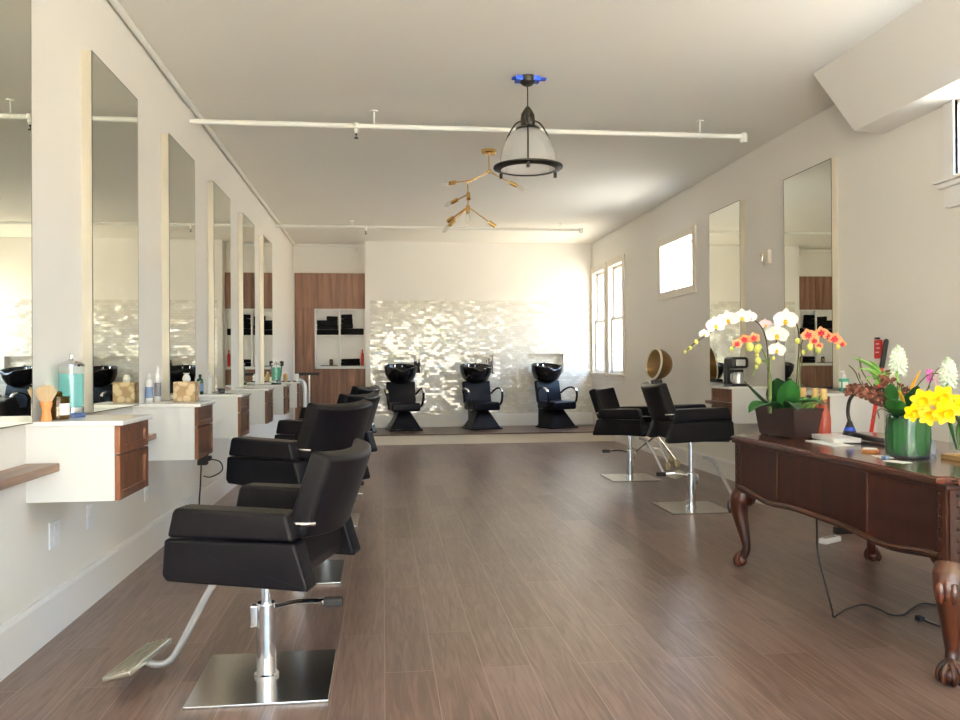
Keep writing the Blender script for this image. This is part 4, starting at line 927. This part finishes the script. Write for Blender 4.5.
b = bm_(); tube(b, [(-.09,0,.040), (-.06,0,.055), (.06,0,.055), (.09,0,.040)], .016, 10); obj('handset', b, 'blackplastic', t)
t = thing('coaster', 'small round wooden coaster with a pale top on the desk', 'coaster', (2.275, 3.62, DT))
b = bm_(); lathe(b, [(0,0), (.036,0), (.038,.004), (.038,.012), (0,.012)], seg=28); obj('disc', b, 'brushwood', t)
b = bm_(); lathe(b, [(0,.0125), (.031,.0125), (.031,.018), (0,.018)], seg=28); obj('cap', b, 'paper', t)
for i, (x, y, a, l) in enumerate([(2.165, 3.25, .3, 'white business card lying closest to the desk edge'), (2.215, 3.43, -.2, 'pale card lying beside the round coaster on the desk')]):
    b = bm_(); rbox(b, -.03, .03, -.05, .05, 0, .0015, .0004, 1); tag(obj('business_card', b, 'paper', None, (x, y, DT), a), l, 'card', 'cards on the desk')
b = bm_(); rbox(b, -.018, .018, -.012, .012, 0, .012, .004, 2); tag(obj('eraser', b, 'bluelabel', None, (2.19, 3.37, DT), .5), 'small pale blue eraser between the cards on the desk', 'eraser')
t = thing('writing_tray', 'low wooden tray with a dark inside at the right end of the desk', 'tray', (2.66, 3.08, DT))
b = bm_(); box(b, -.23, .23, -.24, .24, .001, .012); obj('tray_floor', b, 'outwood', t)
b = bm_()
for q in ((-.24,-.225,-.25,.25,0,.022), (.225,.24,-.25,.25,0,.022), (-.24,.24,-.25,-.235,0,.022), (-.24,.24,.235,.25,0,.022)): rbox(b, *q, .003, 1)
obj('tray_rim', b, 'traywood', t)
t = thing('plastic_case', 'clear crumpled plastic wrapper standing between the two flower vases', 'wrapper', (2.475, 3.50, DT))
b = bm_(); lathe(b, [(.038,.001), (.045,.02), (.035,.05), (.022,.075), (.020,.075), (.033,.05), (.042,.02), (.036,.003)], seg=7); obj('wrapper', b, 'plastic_clear', t, sharp=10)

# glass vase of mixed flowers
VX, VY, VR, VH = 2.318, 3.405, .093, .205
t = thing('flower_arrangement', 'leaf-lined glass vase of mixed flowers and dried blossoms on the desk', 'flowers', (0, 0, 0))
b = bm_(); lathe(b, [(0,.0), (VR-.003,0), (VR,.004), (VR,VH), (VR-.003,VH+.001), (VR-.005,VH), (VR-.005,.012), (0,.012)], (VX,VY,DT), 48); obj('glass_cylinder', b, 'vaseglass', t)
b = bm_(); lathe(b, [(0,.013), (VR-.008,.013), (VR-.007,.02), (VR-.008,VH*.82), (VR-.012,VH*.84), (0,VH*.80)], (VX,VY,DT), 40); obj('leaf_lining', b, 'lining', t)
for k in range(7):
    a = -PI/2+(k-3)*.5; c, s = math.cos(a), math.sin(a); r = VR-.0055
    b = leaf(bm_(), (VX+c*r, VY+s*r, DT+.02), (VX+c*r, VY+s*r, DT+.19+.02*(k%2)), .055, 0, .05, side=(-s, c, 0)); obj('wrapped_leaf', b, 'lining2' if k % 2 else 'lining', t)
def A3(x, y, z): return (x, y, z)
# hyacinth heads
for x, y, z, tx in ((2.272,3.40,1.195,.02), (2.475,3.35,1.14,.06)):
    b = bm_(); tube(b, [(VX,VY,DT+.15), ((VX+x)/2,(VY+y)/2,DT+.24), (x-tx*.3,y,z-.06), (x,y,z)], .006, 8); st = obj('flower_stem', b, 'leafl', t)
    b = bm_()
    for k in range(40):
        q = k/40; a = k*2.4; zz = z-.05+.10*q; rr_ = .036*math.sin(PI*(.22+.72*q))
        c = Vector((x+rr_*math.cos(a)*.6, y+rr_*math.sin(a)*.6, zz)); R = look((math.cos(a), math.sin(a), .35))
        for j in range(5): petal(b, c, R, j*1.257, .026, .008, .35)
    o = obj('hyacinth_bloom', b, 'hya', t); o['kind'] = 'stuff'
    b = leaf(bm_(), (x,y,z+.03), (x-.005,y,z+.075), .014, 0, n=4); obj('leaf', b, 'leafl', t)
# dried brown clusters and dark stems
for x, y, z, r in ((2.068,3.40,1.073,.034), (2.108,3.395,1.062,.036), (2.148,3.40,1.052,.036), (2.182,3.40,1.030,.03), (2.218,3.42,1.112,.04), (2.236,3.40,1.072,.038), (2.045,3.41,1.06,.022), (2.30,3.41,1.06,.026)):
    b = bm_(); 
    for k in range(22):
        v = Vector((random.gauss(0,1), random.gauss(0,1), random.gauss(0,1))).normalized()*r*random.uniform(.5, 1.); petal(b, Vector((x,y,z))+v, look(v, random.random()*3), random.random()*6, r*.6, r*.5, .4)
    ball(b, (x,y,z), r*.62, 8)
    obj('dried_blossom', b, 'dried', t); b = bm_(); tube(b, [(VX-.03,VY,DT+.17), ((VX+x)/2-.01,(VY+y)/2,(DT+.2+z)/2), (x,y,z)], .0028, 6); obj('flower_stem', b, 'stemd', t)
for pts in ([(VX-.03,VY,.96), (2.20,3.42,1.04), (2.14,3.45,1.14), (2.12,3.45,1.20)], [(VX-.04,VY,.96), (2.19,3.43,1.02), (2.13,3.45,1.09), (2.10,3.45,1.15), (2.07,3.45,1.18)], [(VX+.03,VY,.96), (2.40,3.39,1.06), (2.43,3.38,1.14), (2.49,3.37,1.20)], [(VX+.02,VY,.96), (2.34,3.39,1.06), (2.40,3.38,1.135), (2.45,3.37,1.14)], [(VX-.05,VY,.95), (2.20,3.40,.985), (2.17,3.40,.975), (2.15,3.40,.95)], [(VX-.06,VY,.95), (2.22,3.40,.96), (2.215,3.39,.90)]):
    b = bm_(); tube(b, pts, .0026, 6); obj('twig', b, 'stemd', t)
for x, y, z in ((2.118,3.45,1.205), (2.125,3.45,1.175), (2.115,3.45,1.135), (2.13,3.45,1.10), (2.15,3.40,.947), (2.172,3.40,.965)):
    b = leaf(bm_(), (x,y,z+.012), (x+.006,y-.004,z-.022), .018, 0, n=4); obj('dry_leaf', b, 'stemd', t)
for base, tip, w, m in [((2.22,3.43,1.12), (2.08,3.44,1.215), .05, 'leafl'), ((2.22,3.43,1.12), (2.10,3.43,1.165), .04, 'leafl'), ((2.215,3.43,1.11), (2.135,3.43,1.115), .04, 'leafl'), ((2.22,3.43,1.11), (2.18,3.42,1.085), .035, 'leafl'), ((2.21,3.43,1.12), (2.16,3.44,1.20), .045, 'leafl'), ((2.22,3.42,1.10), (2.235,3.44,1.155), .045, 'leafl'), ((2.21,3.42,1.09), (2.12,3.42,1.165), .035, 'leafl'), ((2.24,3.40,.97), (2.19,3.33,1.10), .06, 'leaf'), ((2.25,3.37,.95), (2.18,3.31,1.03), .085, 'leaf'), ((2.25,3.36,.95), (2.21,3.29,.99), .08, 'leaf'), ((2.33,3.38,.96), (2.33,3.35,1.09), .07, 'leafd'), ((2.35,3.38,.96), (2.39,3.35,1.085), .06, 'leafd'), ((2.31,3.38,.96), (2.29,3.34,1.06), .06, 'leafd'), ((2.30,3.40,.98), (2.38,3.40,1.155), .022, 'lip'), ((2.29,3.38,.98), (2.25,3.37,1.07), .022, 'lip'), ((2.37,3.40,.96), (2.44,3.40,1.06), .04, 'leafl'), ((2.28,3.41,.97), (2.255,3.42,1.09), .035, 'leafl'), ((2.26,3.36,.95), (2.22,3.33,.945), .06, 'leafd'), ((2.34,3.34,.965), (2.36,3.30,.99), .05, 'leafd')]:
    obj('leaf', leaf(bm_(), base, tip, w, .01), m, t)
for k in range(7):
    c = Vector((2.435+.028*math.cos(k*2.1), 3.40, 1.12+.028*math.sin(k*1.7))); b = bm_()
    for j in range(5): petal(b, c, look((-.3+.2*math.sin(k*3), -1, .2)), j*1.257, .016, .012, .3)
    obj('blossom', b, 'magenta' if k % 3 else 'petalp', t)
# daffodils in a small jar
t = thing('daffodil_jar', 'yellow daffodils in a small glass jar at the right picture edge', 'flowers', (0, 0, 0))
JX, JY = 2.60, 3.44
b = bm_(); lathe(b, [(0,.013), (.043,.013), (.045,.018), (.045,.105), (.038,.125), (.038,.132), (.036,.132), (.036,.124), (.042,.104), (.042,.02), (0,.02)], (JX,JY,DT), 32); obj('jar', b, 'vaseglass', t)
DF = [(2.222,3.16,1.036,.05), (2.283,3.13,1.050,.052), (2.262,3.08,.990,.054), (2.355,3.10,1.02,.05), (2.190,3.18,.985,.042), (2.225,3.13,.972,.042)]
for i, (x, y, z, r) in enumerate(DF):
    p = random.uniform(-.02, .02)
    b = bm_(); tube(b, [(JX+p,JY+p,DT+.025), (JX-.01+p,JY-.02,DT+.13), ((JX+x)/2+.05,(JY+y)/2,(DT+.13+z)/2+.02), (x+.012,y+.03,z+.005), (x,y+.006,z)], .0045, 8); obj('flower_stem', b, 'stem', t)
    R = look((-.45+random.uniform(-.35,.35), -1, -.05+random.uniform(-.3,.3)), random.uniform(0,1)); c = Vector((x,y,z)); b = bm_()
    for j in range(6): petal(b, c, R, j*PI/3, r, r*.72, .10, taper=.7)
    f = obj('daffodil', b, 'daff', t)
    b = bm_(); lathe(b, [(r*.10,0), (r*.24,.010), (r*.30,r*.45), (r*.40,r*.60), (r*.37,r*.60), (r*.26,r*.45), (r*.18,.012), (0,.004)], c, 18, R.to_4x4()); obj('trumpet', b, 'daffc', f)
for k in range(6):
    a = k*1.05; b = leaf(bm_(), (JX+.02*math.cos(a), JY+.02*math.sin(a), DT+.025), (JX+.10*math.cos(a), JY-.02+.06*math.sin(a), DT+.24+.02*(k%3)), .016, .0); obj('leaf', b, 'leaf', t)
# cords on the floor
t = thing('floor_cable', 'black power cord looping down from the desk and over the floor', 'cord')
b = bm_(); tube(b, [(2.15,3.88,.44), (2.14,3.86,.36), (2.11,3.80,.26), (2.11,3.74,.14), (2.10,3.66,.03), (2.08,3.61,.006), (2.12,3.64,.006), (2.217,3.718,.006), (2.33,3.768,.006), (2.358,3.682,.006), (2.36,3.603,.006), (2.418,3.595,.006), (2.519,3.676,.006), (2.619,3.745,.006), (2.68,3.71,.006), (2.75,3.6,.006)], .0045, 8, n=5); obj('cable', b, 'rubber', t)
t = thing('extension_cord', 'black cord with a loose plug lying near the closest desk leg', 'cord', (2.448, 3.52, 0))
b = bm_(); rbox(b, -.012, .016, -.018, .018, .001, .022, .004, 2); obj('plug', b, 'rubber', t)
b = bm_(); tube(b, [(.01,-.01,.01), (.012,-.05,.007), (.04,-.12,.006), (.12,-.15,.006), (.3,-.12,.006)], .0045, 8); obj('cable', b, 'rubber', t)
t = thing('power_strip', 'small white power strip on the floor under the desk', 'power strip', (2.93, 5.12, 0), .5)
b = bm_(); rbox(b, -.09, .09, -.028, .028, 0, .035, .006, 2); obj('strip_body', b, 'outlet', t)
b = bm_()
for k in range(3): rbox(b, -.065+k*.045, -.035+k*.045, -.014, .014, .0345, .037, .001, 1)
obj('strip_sockets', b, 'greylabel', t)

# ------------------------------------------------------------------ light: sky and sun outside, daylight at the windows
w = bpy.data.worlds.new('sky'); S.world = w; w.use_nodes = True; nt = w.node_tree; bg = nt.nodes['Background']
tc = nt.nodes.new('ShaderNodeTexCoord'); sp = nt.nodes.new('ShaderNodeSeparateXYZ'); nt.links.new(tc.outputs['Generated'], sp.inputs[0])
rp = nt.nodes.new('ShaderNodeValToRGB'); rp.color_ramp.elements[0].position = .0; rp.color_ramp.elements[0].color = (.76, .69, .56, 1); e_ = rp.color_ramp.elements.new(.10); e_.color = (.74, .70, .62, 1); e2 = rp.color_ramp.elements.new(.17); e2.color = (.40, .68, 1., 1)
rp.color_ramp.elements[3].position = .7; rp.color_ramp.elements[3].color = (.32, .58, 1.0, 1); nt.links.new(sp.outputs[2], rp.inputs[0]); nt.links.new(rp.outputs[0], bg.inputs[0])
bg.inputs[1].default_value = 7.0
def area(name, loc, size, d, power, col, spread=PI):
    l = bpy.data.lights.new(name, 'AREA'); l.shape = 'RECTANGLE'; l.size, l.size_y = size; l.energy = power; l.color = col; l.spread = spread
    o = bpy.data.objects.new(name, l); COL.objects.link(o); o.location = loc; o.rotation_euler = Vector(d).to_track_quat('-Z', 'Z').to_euler(); return o
su = bpy.data.lights.new('sun', 'SUN'); su.energy = 215.; su.color = (1., .86, .62); su.angle = .01
so = bpy.data.objects.new('sun', su); COL.objects.link(so); so.rotation_euler = Vector((.55, -.07, -.8)).to_track_quat('-Z', 'Y').to_euler(); so.location = (0, -5, 8)
for y0, y1 in ((12.70, 13.40), (11.70, 12.42)): area('daylight_tall_window', (XR+.2, (y0+y1)/2, 1.87), (y1-y0, 1.6), (-1, 0, 0), 8.5, (1., .79, .48))
area('daylight_square_window', (XR+.45, 9.49, 2.36), (1.1, .7), (-1, 0, -.1), 18, (.92, .96, 1.))
area('daylight_high_window', (XR+.12, 3.62, 2.55), (2.04, .43), (-1, 0, 0), 22, (.95, .97, 1.))
for nm, x in (('portal_left', -.175), ('portal_right', 2.175)):
    p = area(nm, (x, YF-.22, 1.535), (2.25, 2.83), (0, 1, 0), 1, (1, 1, 1)); p.data.cycles.is_portal = True

# ------------------------------------------------------------------ camera and colour
F = 820.
yaw = math.atan(97/F); pitch = math.atan(3/F); roll = .006
fw = Vector((math.sin(yaw)*math.cos(pitch), math.cos(yaw)*math.cos(pitch), math.sin(pitch)))
r0 = Vector((math.cos(yaw), -math.sin(yaw), 0)); u0 = r0.cross(fw)
r_ = r0*math.cos(roll)-u0*math.sin(roll); u_ = u0*math.cos(roll)+r0*math.sin(roll)
cam = bpy.data.cameras.new('camera'); co = bpy.data.objects.new('camera', cam); COL.objects.link(co)
cam.sensor_width = 36.; cam.lens = 36.*F/960.; cam.clip_start = .05
m = Matrix((r_, u_, -fw)).transposed().to_4x4(); m.translation = (0, 0, 1.2); co.matrix_world = m
S.camera = co
S.view_settings.view_transform = 'Standard'; S.view_settings.look = 'None'; S.view_settings.gamma = 1; S.view_settings.use_curve_mapping = False
S.view_settings.exposure = 1.2
S.cycles.max_bounces = 10; S.cycles.diffuse_bounces = 6; S.cycles.glossy_bounces = 6; S.cycles.transparent_max_bounces = 16; S.cycles.sample_clamp_indirect = 6.
